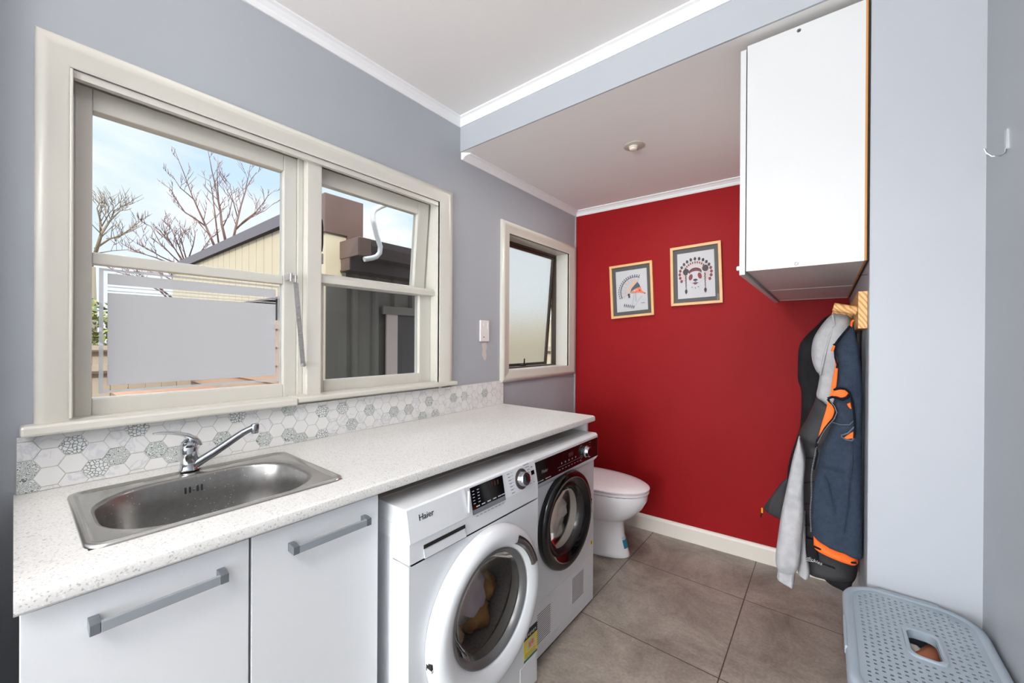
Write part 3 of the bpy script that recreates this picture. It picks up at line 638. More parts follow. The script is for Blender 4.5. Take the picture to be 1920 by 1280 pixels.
# the housing must be open behind the porthole: rebuild as shell with a hollow centre
bpy.data.objects.remove(body)
def shell(mb, x0, x1, y0, y1, z0, z1, t=.006):
    mb.box(x0, x1, y0, y0+t, z0, z1); mb.box(x0, x1, y1-t, y1, z0, z1); mb.box(x0, x1, y0+t, y1-t, z0, z0+t); mb.box(x0, x1, y0+t, y1-t, z1-t, z1); mb.box(x0, x0+t, y0+t, y1-t, z0+t, z1-t)
mb = MB(); shell(mb, .05, .60, WY0, WY1-.001, .012, .842); holed_front(mb, WX, WY0, WY1-.001, .012, .703, WC, WZ, .190, .012)
mb.box(.60, WX-.0005, WY0, WY0+.008, .012, .703); mb.box(.60, WX-.0005, WY1-.009, WY1-.001, .012, .703); mb.box(.60, WX-.0005, WY0+.008, WY1-.009, .012, .02)
mb.build('housing', M['app'], wm)
mb = MB(); mb.lathe([(-.07, .215), (-.08, .25), (-.40, .25), (-.42, .20), (-.42, .0005)], (WX, WC, WZ), 'x', 56); mb.build('drum', M['drum'], wm, smooth=50)
mb = MB(); mb.prism([(WC-.10, .06), (WC+.02, .06), (WC+.02, .07)], WX, WX+.001, 'x'); 
mb = MB(); mb.box(WX, WX+.002, 1.135, 1.232, .03, .118); mb.build('filter_flap', M['app'], wm, bevel=.0015)
mb = MB(); mb.box(WX, WX+.0008, 1.158, 1.241, .132, .205); mb.mi = 1; mb.box(WX+.0002, WX+.001, 1.158, 1.241, .205, .238); mb.mi = 2; mb.box(WX+.0002, WX+.0011, 1.158, 1.241, .126, .134)
mb.mi = 3; mb.box(WX+.0002, WX+.0011, 1.18, 1.225, .160, .195); mb.mi = 4; mb.box(WX+.0004, WX+.0013, 1.188, 1.2, .168, .186); mb.box(WX+.0004, WX+.0013, 1.204, 1.216, .172, .19)
mb.mi = 3
for i in range(6): mb.box(WX+.0004, WX+.0013, 1.17+.011*i, 1.177+.011*i, .211+.003*(i % 2), .222)
mb.mi = 5
for i in range(4): mb.box(WX+.0004, WX+.0012, 1.165, 1.234-.008*(i % 2), .1375+.005*i, .1388+.005*i)
mb.build('energy_label', [M['yellow'], M['blackm'], M['teal'], M['paper'], M['scribe'], M['print']], wm)
mb = MB(); dome_cloth(mb, (.505, 1.00, .40), .088, 2.1); dome_cloth(mb, (.51, .95, .50), .072, 5.7)
mb.build('grey_washing', M['lau1'], None, smooth=180, label='mauve-grey damp washing behind the round glass of the white-ringed machine', cat='laundry')
mb = MB(); dome_cloth(mb, (.50, 1.06, .295), .066, 9.3); dome_cloth(mb, (.50, .95, .27), .05, 4.3); dome_cloth(mb, (.50, 1.13, .36), .045, 1.3); mb.v = [(p[0], p[1], max(p[2], .235)) for p in mb.v]
mb.build('tan_towel', M['lau2'], None, smooth=180, label='tan towel at the bottom of the drum of the white-ringed machine', cat='towel')

# dryer ------------------------------------------------
DY0, DY1, DX = 1.248, 1.812, .617
dm = thing('tumble_dryer', 'white dryer with black control panel and black door ring, beside the toilet', 'tumble dryer', (.33, 1.53, 0))
DC, DZ, DR = 1.528, .515, .205
mb = MB(); shell(mb, .05, .56, DY0, DY1, .012, .838); holed_front(mb, DX, DY0, DY1, .012, .705, DC, DZ, .165, .012, 64)
mb.box(.56, DX-.0005, DY0, DY0+.008, .012, .705); mb.box(.56, DX-.0005, DY1-.008, DY1, .012, .705); mb.box(.56, DX-.0005, DY0+.008, DY1-.008, .012, .02)
mb.build('housing', M['app'], dm)
MB().box(.05, .559, DY0+.002, DY1-.002, .838, .846).build('top_lid', M['app'], dm, bevel=.002)
mb = MB(); mb.prism([(.56, .846), (.630, .846), (.638, .836), (.6405, .735), (.632, .722), (.617, .705), (.56, .705)], DY0, DY1, 'y'); mb.build('control_panel', M['app'], dm, bevel=.002)
mb = MB(); mb.prism([(.630, .826), (.6405, .826), (.6425, .737), (.630, .737)], DY0+.008, DY1-.006, 'y'); bp_ = mb.build('control_glass', M['black'], dm, bevel=.001)
mb = MB(); cy_, cz_ = at(1098, 838, 'x', .642).y, .784
mb.lathe([(0, .0275), (.006, .0275), (.010, .0245), (.012, .0235), (.024, .0225), (.025, .0195)], (.6415, cy_, cz_), 'x', 36); mb.mi = 1; mb.lathe([(.0245, .0195), (.0247, .0001)], (.6415, cy_, cz_), 'x', 36)
mb.build('program_dial', [M['chrome'], M['black']], dm, smooth=35)
mb = MB()
for i in range(7):
    for sy in (-1, 1): mb.box(.6420, .6428, cy_+sy*.034, cy_+sy*(.046 if i % 2 else .052), .748+.0115*i, .7492+.0115*i)
for i in range(8): mb.box(.6420, .6429, 1.44+.026*i, 1.452+.026*i, .752, .755)
for i in range(5): mb.box(.6420, .6428, 1.46+.03*i, 1.467+.03*i, .775, .782)
mb.box(.6420, .6428, 1.43, 1.66, .7655, .7662); mb.mi = 1; mb.box(.6420, .6428, 1.52, 1.56, .792, .808); mb.mi = 2
mb.box(.6424, .6430, DY0+.02, DY0+.075, .7445, .7475); mb.box(.6424, .6430, DY0+.09, DY0+.13, .7445, .7475)
mb.build('panel_print', [M['print'], M['dimred'], M['printw']], bp_)
text_part('brand_lettering', 'Haier', .020, M['print'], dm, (.6436, at(1015, 875, 'x', .642).y, .774), (0, 1, 0), (0, 0, 1), label='grey brand lettering on the black panel')
mb = MB(); mb.lathe([(.001, .208), (.014, .212), (.030, .206), (.036, .195), (.034, .178), (.024, .160), (.014, .150)], (DX, DC, DZ), 'x', 80); dd = mb.build('machine_door', M['black'], dm, smooth=50, label='glossy black door ring')
mb = MB(); mb.lathe([(.016, .152), (.020, .146), (.012, .138), (-.01, .130)], (DX, DC, DZ), 'x', 64); mb.build('door_trim', mat('dark_trim', (60, 58, 58), .2, metal=.6), dd, smooth=50)
mb = MB(); mb.lathe([(.014, .146), (.004, .140), (-.010, .13), (-.022, .11), (-.030, .06), (-.032, .0005)], (DX, DC, DZ), 'x', 48); mb.build('door_glass', M['dglass2'], dd, smooth=180)
mb = MB(); mb.box(DX+.016, DX+.033, DC+.192, DC+.2085, DZ-.035, DZ+.03); mb.build('door_handle', M['chromed'], dd, bevel=.003)
mb = MB(); mb.lathe([(-.012, .165), (-.03, .150), (-.05, .142), (-.06, .15), (-.08, .20)], (DX, DC, DZ), 'x', 48); mb.build('door_seal', M['seal'], dm, smooth=50)
mb = MB(); mb.lathe([(-.08, .20), (-.09, .24), (-.4, .24), (-.42, .0005)], (DX, DC, DZ), 'x', 48); mb.build('drum', M['drum'], dm, smooth=50)
# lower plinth: flap, vents
VX = DX
mb = MB(); mb.box(VX, VX+.0015, DY0+.004, DY1-.035, .045, .235); mb.mi = 0
pl = mb.build('plinth_panel', M['app'], dm, bevel=.001)
for (y0, y1, z0, z1, k) in ((1.30, 1.415, .075, .19, 14), (1.60, 1.705, .095, .205, 15)):
    mb = MB(); mb.box(VX+.0015, VX+.0024, y0-.006, y1+.006, z0-.006, z1+.006); mb.mi = 1
    for i in range(k): z = z0+(z1-z0)*i/(k-1); mb.box(VX+.0022, VX+.003, y0, y1, z-.0014, z+.0014)
    mb.build('air_vent', [M['app'], mat('vent_shadow', (120, 112, 112), .6)], pl)
mb = MB(); mb.box(VX+.0015, VX+.0032, 1.432, 1.4345, .05, .23); mb.box(VX+.0015, VX+.0032, 1.4345, 1.59, .05, .053); mb.build('flap_seam', M['app2'], pl)
c = at(1106, 1018, 'x', VX); mb = MB(); cy2 = DY1-.022
mb.prism([(cy2-.016, c.z-.014), (cy2+.016, c.z-.014), (cy2, c.z+.018)], VX, VX+.0008, 'x'); mb.mi = 1; mb.box(VX+.0008, VX+.0012, cy2-.003, cy2+.003, c.z-.009, c.z+.007)
mb.build('warning_label', [M['yellow'], M['blackm']], dm)
mb = MB(); dome_cloth(mb, (.455, 1.58, .50), .115, 3.3); dome_cloth(mb, (.46, 1.64, .40), .085, 8.3)
mb.build('pale_washing', M['lau3'], None, smooth=180, label='pale cream washing seen through the black-ringed dryer door', cat='laundry')

# ------------------------------------------------------------------ toilet
tl = thing('toilet', 'white toilet with closed lid between the dryer and the red wall', 'toilet', (.35, 2.33, 0))
def egg(x0, x1, yc, hw, z, n=40, p=1.0, back=.6):
    """outline: pointed-round front at x1, squarer back at x0"""
    pts = []; L = x1-x0
    for k in range(n):
        a = 2*PI*k/n; c, s_ = math.cos(a), math.sin(a)
        if c >= 0: x = x0+L*.42+L*.58*(abs(c)**.95); y = hw*s_
        else: x = x0+L*.42-L*.42*(abs(c)**.7); y = hw*(abs(s_)**.8)*(1 if s_ > 0 else -1)
        pts.append((x, yc+y, z))
    return pts
YC = 2.325
mb = MB()
mb.rings([egg(.12, .600, YC, .118, .0), egg(.12, .602, YC, .120, .006), egg(.12, .595, YC, .114, .02), egg(.12, .565, YC, .104, .12), egg(.12, .560, YC, .104, .20), egg(.12, .580, YC, .125, .215), egg(.12, .625, YC, .158, .25), egg(.12, .672, YC, .180, .30), egg(.12, .700, YC, .189, .35), egg(.12, .705, YC, .190, .388), egg(.13, .700, YC, .186, .394)])
mb.build('toilet_bowl', M['porc'], tl, smooth=60)
mb = MB(); mb.rings([egg(.16, .706, YC, .188, .3975), egg(.16, .712, YC, .192, .400), egg(.16, .712, YC, .192, .411), egg(.16, .707, YC, .188, .414)]); mb.build('toilet_seat', M['seat'], tl, smooth=40)
mb = MB(); mb.rings([egg(.165, .708, YC, .189, .4172), egg(.165, .714, YC, .193, .4190), egg(.165, .715, YC, .194, .427), egg(.17, .702, YC, .184, .434), egg(.2, .64, YC, .14, .440), egg(.3, .5, YC, .05, .442)]); mb.build('toilet_lid', M['seat'], tl, smooth=50)
mb = MB(); mb.rings([egg(.17, .700, YC, .182, .388), egg(.17, .700, YC, .182, .417)]); mb.build('seat_gap_shade', mat('seat_shadow_gap', (120, 112, 114), .6), tl)  # grey ring paints the shade in the gaps around the seat
mb = MB(); mb.box(.004, .17, YC-.17, YC+.155, .40, .745); mb.build('cistern', M['porc'], tl, bevel=.02, seg=4)
def pedx(a, z):
    t = (z-.02)/.10; W_ = .475-.030*t; h_ = .114-.010*t
    return Vector((.12+W_*(.42+.58*(math.cos(a)**.95)), YC+h_*math.sin(a), z))
mb = MB(); ring = [math.radians(-14+6*k) for k in range(6)]
for (za, zb, mi) in ((.048, .095, 0), (.095, .112, 1)):
    mb.mi = mi; mb.rings([[pedx(a, z)*1+Vector((.0012, .0006, 0)) for a in ring]+[pedx(a, z)-Vector((.003, .0, 0)) for a in ring[::-1]] for z in (za, zb)])
mb.build('water_label', [M['blue'], mat('label_pale', (190, 214, 226), .5)], tl)

# ------------------------------------------------------------------ light switch socket
s_ = thing('power_socket', 'small white vertical wall socket with a switch beside the large window', 'socket', (0, 1.665, 1.357))
mb = MB(); mb.box(0, .010, 1.6275, 1.702, 1.297, 1.417); pls = mb.build('face_plate', mat('socket_white', (232, 228, 226), .35), s_, bevel=.003)
MB().box(.010, .0125, 1.648, 1.660, 1.385, 1.402).build('indicator', M['white'], s_, bevel=.001); MB().box(.010, .0125, 1.686, 1.692, 1.372, 1.402).build('rocker_switch', M['white'], s_, bevel=.001)
mb = MB()
for y, z, dy, dz in ((1.655, 1.322, .006, .0018),): mb.box(.0095, .0104, y-dy, y+dy, z-dz, z+dz)
mb.build('indicator_slot', M['dark'], s_)
mb = MB(); rr_ = [(0.0005, 1.655+.02*math.sin(k*1.3)*.3+(.012 if k % 2 else 0), 1.29-.012*k) for k in range(8)]
pts = [(1.648, 1.293), (1.688, 1.293), (1.690, 1.262), (1.683, 1.240), (1.689, 1.222), (1.684, 1.196), (1.672, 1.188), (1.662, 1.204), (1.650, 1.222), (1.655, 1.25)]
mb.prism(pts, .0002, .0009, 'x'); mb.build('paint_patch', mat('filler_patch', (206, 196, 194), .6), None, label='pale unpainted filler patch on grey wall below the socket', cat='wall patch')

# ------------------------------------------------------------------ toilet ceiling light point
cl = thing('ceiling_light', 'bare ceiling lamp holder in the lowered ceiling near the toilet', 'light fitting', (.752, 1.975, ZL))
mb = MB(); mb.lathe([(0, .052), (-.002, .052), (-.003, .05), (-.003, .0001)], (.752, 1.975, ZL), 'z', 32); mb.build('ceiling_rose', mat('rose', (196, 188, 178), .6), cl, smooth=30)
mb = MB(); mb.lathe([(-.003, .022), (-.010, .022), (-.012, .019), (-.02, .0175), (-.022, .013), (-.022, .0001)], (.748, 1.973, ZL), 'z', 24); mb.build('lamp_holder', mat('lampholder', (232, 222, 208), .4), cl, smooth=30)
# lamp of the near room (above and behind the camera)
cg = thing('ceiling_lamp', 'round white ceiling lamp hanging behind the camera', 'ceiling lamp', (1.25, -.9, ZU))
mb = MB(); mb.lathe([(0, .27), (-.06, .27), (-.065, .262), (-.06, .255), (-.02, .255), (-.02, .0001)], (1.25, -.9, ZU), 'z', 40); mb.build('lamp_base', M['white'], cg, smooth=40)
fl_ = thing('added_uplighter', 'white uplighter stand added behind the camera to hold the ceiling fill light', 'floor lamp', (1.45, -1.25, 0))  # made-up uplighter, out of view, body for the added uplight
mb = MB(); mb.lathe([(0, .0001), (0, .14), (.02, .13), (.025, .015), (1.78, .012), (1.80, .05), (1.88, .23), (1.885, .22), (1.81, .04), (1.80, .0001)], (1.45, -1.25, 0), 'z', 32); mb.build('uplight_stand', M['white'], fl_, smooth=40)
for o_, nm in ((0, 'd'),):
    fr = thing('added_opening', 'white framed opening added in the rear wall around the fill light', 'door', (1.02, -3.7, 0), kind='structure')  # made-up opening, built to carry the rear fill light
    mb = MB(); mb.box(.24, .29, -3.66, -3.63, 0, 2.34); mb.box(1.75, 1.80, -3.66, -3.63, 0, 2.34); mb.box(.29, 1.75, -3.66, -3.63, 2.29, 2.34); mb.build('opening_frame', M['trim'], fr)

# ------------------------------------------------------------------ pictures on the red wall
def wp2(x, z, off=0):
    n = Vector((.0409, -1, 0)).normalized(); return Vector((x, ywall(x), z)) + n*off
def quadbar(mb, P, off0, off1):
    mb.rings([[wp2(x, z, off0) for x, z in P], [wp2(x, z, off1) for x, z in P]])
def picture(name, label, cor, art):
    """cor = TL,TR,BR,BL corners (x,z)"""
    c = [sum(p[0] for p in cor)/4, sum(p[1] for p in cor)/4]
    p = thing(name, label, 'picture', wp2(c[0], c[1]))
    def I(u, v):
        a = (cor[0][0]+(cor[1][0]-cor[0][0])*u, cor[0][1]+(cor[1][1]-cor[0][1])*u); b_ = (cor[3][0]+(cor[2][0]-cor[3][0])*u, cor[3][1]+(cor[2][1]-cor[3][1])*u)
        return (a[0]+(b_[0]-a[0])*v, a[1]+(b_[1]-a[1])*v)
    w, h = .055, .044
    mb = MB(); O_ = [I(0, 0), I(1, 0), I(1, 1), I(0, 1)]; J = [I(w, h), I(1-w, h), I(1-w, 1-h), I(w, 1-h)]
    for k in range(4): quadbar(mb, [O_[k], O_[(k+1) % 4], J[(k+1) % 4], J[k]], .001, .022)
    mb.build('picture_frame', M['wood'], p, bevel=.001)
    a, b_ = .135, .115
    mb = MB(); K = [I(a, b_), I(1-a, b_), I(1-a, 1-b_), I(a, 1-b_)]
    for k in range(4): quadbar(mb, [J[k], J[(k+1) % 4], K[(k+1) % 4], K[k]], .006, .010)
    mb.build('mount_board', M['mount'], p)
    mb = MB(); quadbar(mb, K, .004, .007); pr = mb.build('print_sheet', M['paper'], p)
    mb = MB(); mb._n = 0
    def poly(pts, mi):
        mb.mi = mi; o1 = .0072+.00002*mb._n; mb._n += 1
        quadbar(mb, [I(a+(1-2*a)*u, b_+(1-2*b_)*v) for u, v in pts], o1, o1+.0003)
    art(poly); mb.build('drawing', [M['ink_r'], M['ink_k'], M['ink_b'], M['ink_o'], M['ink_t'], M['ink_p'], M['paper']], pr)
    mb = MB(); quadbar(mb, J, .0145, .0160); mb.build('picture_glass', M['pglass'], p)
def ell(cx, cy, rx, ry, rot=0, n=16):
    return [(cx+rx*math.cos(2*PI*k/n)*math.cos(rot)-ry*math.sin(2*PI*k/n)*math.sin(rot), cy+rx*math.cos(2*PI*k/n)*math.sin(rot)+ry*math.sin(2*PI*k/n)*math.cos(rot)) for k in range(n)]
def feather(cx, cy, ang, l, w):
    c, s_ = math.cos(ang), math.sin(ang); return [(cx+c*a-s_*b_, cy+s_*a+c*b_) for a, b_ in ((0, 0), (l*.35, w*.5), (l*.7, w*.42), (l, 0), (l*.7, -w*.42), (l*.35, -w*.5))]
def art_panda(poly):
    for k in range(17):
        t = math.radians(-208+14.75*k); ca, sa = math.cos(t), math.sin(t); ang = math.atan2(.29*sa, .40*ca)
        poly(feather(.49+.24*ca, .47+.17*sa, ang, .17, .07), 5); poly(feather(.49+.25*ca, .47+.18*sa, ang, .13, .03), 4)
        poly(feather(.49+.385*ca, .47+.275*sa, ang, .085, .075), 0 if k in (0, 1, 2, 3, 13, 14, 15, 16) else 1)
    for k in range(15):
        t = math.radians(-172+11.7*k); poly(feather(.49+.28*math.cos(t), .46+.2*math.sin(t), t, .055, .034), 0 if k % 2 else 1)
    poly(ell(.49, .45, .27, .165, 0, 28), 6)
    for k in range(26):
        t = math.radians(-175+6.6*k); poly(ell(.49+.225*math.cos(t), .445+.135*math.sin(t), .018, .006, t), 4)
    poly(ell(.24, .42, .085, .072), 1); poly(ell(.76, .38, .085, .070), 1)
    poly(ell(.49, .53, .225, .165, 0, 28), 5); poly(ell(.49, .528, .215, .158, 0, 28), 6)
    arc = [(.49+.185*math.cos(math.radians(t)), .46+.115*math.sin(math.radians(t))) for t in range(-172, -7, 15)]; arc2 = [(.49+.17*math.cos(math.radians(t)), .495+.075*math.sin(math.radians(t))) for t in range(-8, -173, -15)]
    poly(arc+arc2, 1)
    arc = [(.49+.165*math.cos(math.radians(t)), .462+.097*math.sin(math.radians(t))) for t in range(-165, -14, 15)]; arc2 = [(.49+.155*math.cos(math.radians(t)), .49+.083*math.sin(math.radians(t))) for t in range(-15, -166, -15)]
    poly(arc+arc2, 0)
    poly(ell(.365, .545, .052, .072, .45), 0); poly(ell(.61, .53, .052, .072, -.45), 0)
    poly(ell(.49, .612, .062, .026), 1); poly([(.45, .62), (.53, .62), (.49, .65)], 1); poly(ell(.49, .685, .055, .012), 0); poly(ell(.49, .70, .04, .01), 1)
    for sx_ in (-1, 1): poly([(.49, .65), (.49+sx_*.085, .68), (.49+sx_*.08, .69), (.49, .665)], 1)
    for x0 in (.23, .745):
        for k in range(10): poly(ell(x0+.006*(k % 2), .49+.031*k, .022-.001*k, .014), 1 if k % 3 else 0)
        poly(feather(x0+.003, .785, PI/2, .125, .07), 1)
    for k in range(9): poly(ell(.40+.028*k, .765+.028*math.sin(k*2.1)+(.02 if k % 2 else 0), .02, .008, .5*k), 5 if k % 3 else 2)
def art_fox(poly):
    for k in range(17):
        t = k/16; a = math.radians(-72-128*t); ca, sa = math.cos(a), math.sin(a); ang = math.atan2(.34*sa, .48*ca)
        poly(feather(.60+.24*ca, .53+.18*sa, ang, .25, .055), 5); poly(feather(.60+.26*ca, .53+.2*sa, ang, .20, .02), 6 if k % 2 else 4)
        poly(feather(.60+.43*ca, .53+.33*sa, ang, .045, .06), 2); poly(feather(.60+.50*ca, .53+.375*sa, ang, .03, .045), 1)
    for k in range(6): poly(feather(.27+.06*k, .80+.012*k, 1.9, .10, .035), 2); 
    for k in range(12):
        a = math.radians(-80-120*k/11); poly(ell(.60+.22*math.cos(a), .53+.17*math.sin(a), .014, .01), 4)
    poly([(.40, .54), (.45, .41), (.56, .30), (.64, .245), (.70, .30), (.60, .38), (.50, .48), (.45, .57)], 4)
    poly([(.45, .57), (.50, .46), (.60, .38), (.70, .31), (.755, .38), (.78, .44), (.64, .46), (.54, .50)], 2)
    poly([(.48, .57), (.56, .50), (.64, .46), (.79, .44), (.82, .53), (.93, .60), (.88, .625), (.80, .58), (.70, .57), (.58, .57)], 3)
    poly([(.82, .60), (.92, .605), (.86, .65), (.74, .74), (.64, .85), (.58, .87), (.52, .87), (.50, .80), (.56, .70), (.58, .60)], 6)
    poly([(.55, .60), (.60, .59), (.58, .72), (.54, .82), (.48, .87), (.52, .74)], 5); poly([(.86, .64), (.84, .67), (.72, .77), (.62, .87), (.59, .87), (.70, .74), (.78, .67)], 5)
    poly(ell(.60, .515, .035, .022), 6); poly(ell(.67, .50, .025, .018), 4); poly(ell(.76, .525, .022, .014), 1); poly(ell(.41, .60, .04, .03), 1); poly(ell(.42, .65, .03, .03), 1); poly(ell(.915, .605, .022, .014), 0)
    for k in range(6): poly(ell(.63, .56+.04*k, .007, .02), 2)
    for k in range(8): poly(ell(.78+.022*k, .77+.014*math.sin(k*1.7), .014, .005, k), 5)
    for k in range(5): poly(ell(.80+.025*k, .83, .014, .006, k), 2)
def pc(u, v):
    y = 2.72
    for _ in range(4): p = at(u, v, 'y', y); y = ywall(p.x)-.021
    return (p.x, p.z)
picture('framed_print', 'smaller wood-framed print of a feathered headdress in side view, on the red wall', [pc(1142, 500), pc(1222, 487.5), pc(1226, 590), pc(1146, 598)], art_fox)
picture('framed_print', 'larger wood-framed print of a panda face in a feather headdress, nearest the wall cupboard', [pc(1256, 465.5), pc(1351, 450), pc(1355, 567), pc(1258, 574)], art_panda)

# ------------------------------------------------------------------ wall cupboard
wc = thing('wall_cupboard', 'large white cupboard hung high on the right wall above the coats', 'cupboard', (1.47, 1.9, 1.54))
CY0, CY1, CX0 = 1.5150, 2.715, 1.3175
mb = MB(); mb.box(CX0, 1.612, CY0, CY0+.016, 1.5375, 2.285); mb.box(CX0, 1.612, CY1-.016, CY1, 1.5375, 2.285); mb.box(CX0, 1.612, CY0+.016, CY1-.016, 1.5385, 1.556); mb.box(CX0, 1.612, CY0+.016, CY1-.016, 2.268, 2.285); mb.box(CX0, 1.612, 2.1485, 2.1515, 1.5375, 2.27)
mb.mi = 1; mb.box(1.612, 1.617, CY0+.001, CY1, 1.5385, 2.285); mb.mi = 2; mb.box(1.617, 1.6215, CY0+.006, CY1, 1.5385, 2.285); mb.box(1.6, 1.6215, CY0+.02, CY0+.03, 1.5, 1.5)
mb.build('carcass', [M['melamine'], mat('chipboard_edge', (196, 132, 62), .7), M['dark']], wc)
for (a, b_) in ((CY0+.001, 1.812), (1.8145, 2.110), (2.113, 2.41), (2.413, 2.712)):
    mb = MB(); mb.box(1.2975, 1.3145, a, b_, 1.527, 2.277); d_ = mb.build('cupboard_door', M['melamine'], wc, bevel=.001)
    yy = b_-.05 if a < 1.6 or 2.1 < a < 2.2 else a+.05
    yy = {0: a+.09}.get(0) if a < 1.6 else yy
    mb = MB(); mb.box(1.2755, 1.2975, yy-.008, yy+.008, 1.556, 1.572); mb.build('door_knob', mat('knob_white', (228, 230, 230), .4), d_, bevel=.004)
for u, v in ((1498, 57), (1493, 494)):
    mb = MB(); c = at(u, v, 'y', CY0); mb.lathe([(-.0002, .0001), (-.003, .004), (0, .006)], (c.x, CY0, c.z), 'y', 12); mb.build('screw_cap', M['melamine'] if v > 400 else M['chromed'], wc, smooth=40)

# wall hook
hk = MB(); c = at(1888, 262, 'x', XP); hk.box(XP-.0025, XP, c.y-.007, c.y+.007, c.z-.022, c.z+.022)
hk.tube([(XP-.0015, c.y, c.z-.018), (XP-.003, c.y-.0, c.z-.028), (XP-.010, c.y, c.z-.033), (XP-.022, c.y, c.z-.030), (XP-.030, c.y, c.z-.020), (XP-.033, c.y, c.z-.010)], .0022, 8)
hk.build('wall_hook', M['chrome'], None, smooth=40, label='small silver hook on the nearest right-hand wall', cat='hook')

# ------------------------------------------------------------------ coat rack
cr = thing('coat_rack', 'pine coat rack with round pegs on the right wall under the cupboard', 'coat rack', (XR, 1.56, 1.4))
mb = MB(); mb.box(1.6015, XR-.0003, 1.560, 2.42, 1.345, 1.455); mb.build('back_board', M['pine'], cr, bevel=.0015)
PEG = [1.625, 1.90, 2.20]
for y in PEG:
    mb = MB(); mb.tube([(1.6025, y, 1.401), (1.545, y, 1.416)], .0135, 20); mb.build('peg', M['pine'], cr, smooth=40, bevel=.001)

# ------------------------------------------------------------------ garments
def interp(rows, k):
    out = []
    for i in range(len(rows)-1):
        p0 = rows[max(i-1, 0)]; p1 = rows[i]; p2 = rows[i+1]; p3 = rows[min(i+2, len(rows)-1)]
        for q in range(k):
            t = q/k; out.append([.5*((2*b)+(-a+c)*t+(2*a-5*b+4*c-d)*t*t+(-a+3*b-3*c+d)*t**3) for a, b, c, d in zip(p0, p1, p2, p3)])
    out.append(list(rows[-1])); return out
def garment(mb, rows, Y0, dep, k=5, seg=40, ex=.62, wr=.010, seed=0, fx=26, fz=5, front=None):
    """rows: (uL,vL,uR,vR[,depthscale]) outline of the hanging cloth in the plane y=Y0; closed body of half depth dep"""
    rows = [tuple(r)+(1.0,) if len(r) == 4 else r for r in rows]; rr = []
    for uL, vL, uR, vR, ds in interp(rows, k):
        a, b_ = at(uL, vL, 'y', Y0), at(uR, vR, 'y', Y0); c = (a+b_)/2; h = (b_-a)/2; ring = []
        for j in range(seg):
            t = 2*PI*j/seg; ct, st = math.cos(t), math.sin(t)
            e = (abs(ct)**ex)*(1 if ct > 0 else -1); f = (abs(st)**ex)*(1 if st > 0 else -1)
            p = c + h*e; d = dep*ds*f
            w = wr*noise.noise(Vector((p.x*fx, seed+(3 if f > 0 else 0), p.z*fz)))+.4*wr*noise.noise(Vector((p.x*fx*2.5, seed, p.z*fz*3)))
            ring.append(Vector((p.x, Y0+d+(w*abs(f)), p.z)))
        rr.append(ring)
    mb.rings(rr)
def strip(mb, rows, Y, th=.004, k=4, seg=12, wr=.0, seed=0): garment(mb, rows, Y, th, k, seg, .8, wr, seed)

# black jacket, far peg
bj = thing('black_jacket', 'black jacket hanging furthest along the rack against the red wall', 'jacket', (1.55, 2.2, 1.3))
mb = MB(); garment(mb, [(1559, 590, 1570, 592, .3), (1546, 596, 1582, 598, .6), (1530, 612, 1587, 612, .9), (1506, 636, 1594, 636), (1498, 655, 1597, 655), (1496.5, 689, 1597, 689), (1497, 711, 1597, 711), (1503, 734, 1597, 734), (1502, 780, 1597, 780), (1498, 808, 1597, 808), (1480, 862, 1597, 862), (1477, 893, 1597, 890), (1476, 930, 1597, 930), (1478, 968, 1597, 980), (1490, 1000, 1597, 1020)], 2.17, .13, wr=.03, seed=4)
mb.build('jacket_body', M['blk'], bj, smooth=180)
mb = MB(); garment(mb, [(1478, 868, 1500, 862), (1477, 893, 1500, 900), (1464.5, 905, 1500, 920), (1448, 928, 1500, 940), (1432, 952, 1500, 960), (1444, 963, 1500, 975), (1463, 972, 1500, 985)], 2.12, .012, wr=.012, seed=8)
fl = mb.build('jacket_front_corner', M['quilt'], bj, smooth=180)
mb = MB(); mb.tube([at(1429, 952, 'y', 2.105), at(1429, 961, 'y', 2.105)], .0035, 8); mb.mi = 1; mb.tube([at(1429, 960, 'y', 2.105), at(1426, 969, 'y', 2.105)], .003, 6)
mb.build('zip_pull', [mat('zip_yellow', (250, 180, 20), .5), M['blackm']], fl)

# grey-sleeved puffer with hood, middle peg
hj = thing('hooded_jacket', 'charcoal quilted jacket with grey marl hood and sleeves on the middle peg', 'jacket', (1.55, 1.9, 1.3))
mb = MB(); garment(mb, [(1531, 741, 1604, 741, .6), (1524, 760, 1606, 760), (1512, 785, 1608, 785), (1498, 811, 1609, 811), (1502, 833, 1609, 833), (1508, 865, 1610, 865), (1507, 890, 1610, 890), (1507, 925, 1610, 925), (1507, 960, 1610, 960), (1508.5, 1003, 1610, 1003), (1511, 1035, 1609, 1040), (1512.5, 1063, 1606, 1072), (1530, 1071, 1590, 1084, .6)], 1.86, .07, k=6, wr=.012, seed=11, fx=12, fz=14)
bd = mb.build('jacket_body', M['quilt'], hj, smooth=180)
mb = MB(); garment(mb, [(1539, 1068, 1603, 1050), (1540, 1074, 1607, 1068), (1553, 1086, 1604, 1078), (1575, 1096, 1598, 1084), (1589, 1103, 1596, 1096)], 1.87, .055, wr=.006, seed=2); mb.build('rib_hem', M['blk'], hj, smooth=180)
mb = MB(); garment(mb, [(1560, 589, 1590, 592, .4), (1551, 597, 1595, 600, .8), (1538, 613, 1597, 613), (1526, 633, 1602, 633), (1521.5, 655, 1603, 655), (1523, 676, 1603, 676), (1530, 694, 1603, 694), (1536.5, 703, 1603, 703), (1534, 722, 1603, 722), (1531, 741, 1603, 741), (1541, 749, 1603, 760), (1551, 757, 1603, 775)], 1.84, .085, k=6, wr=.018, seed=21, fx=22)
mb.build('hood', M['grey'], hj, smooth=180)
mb = MB(); Yh = 1.752
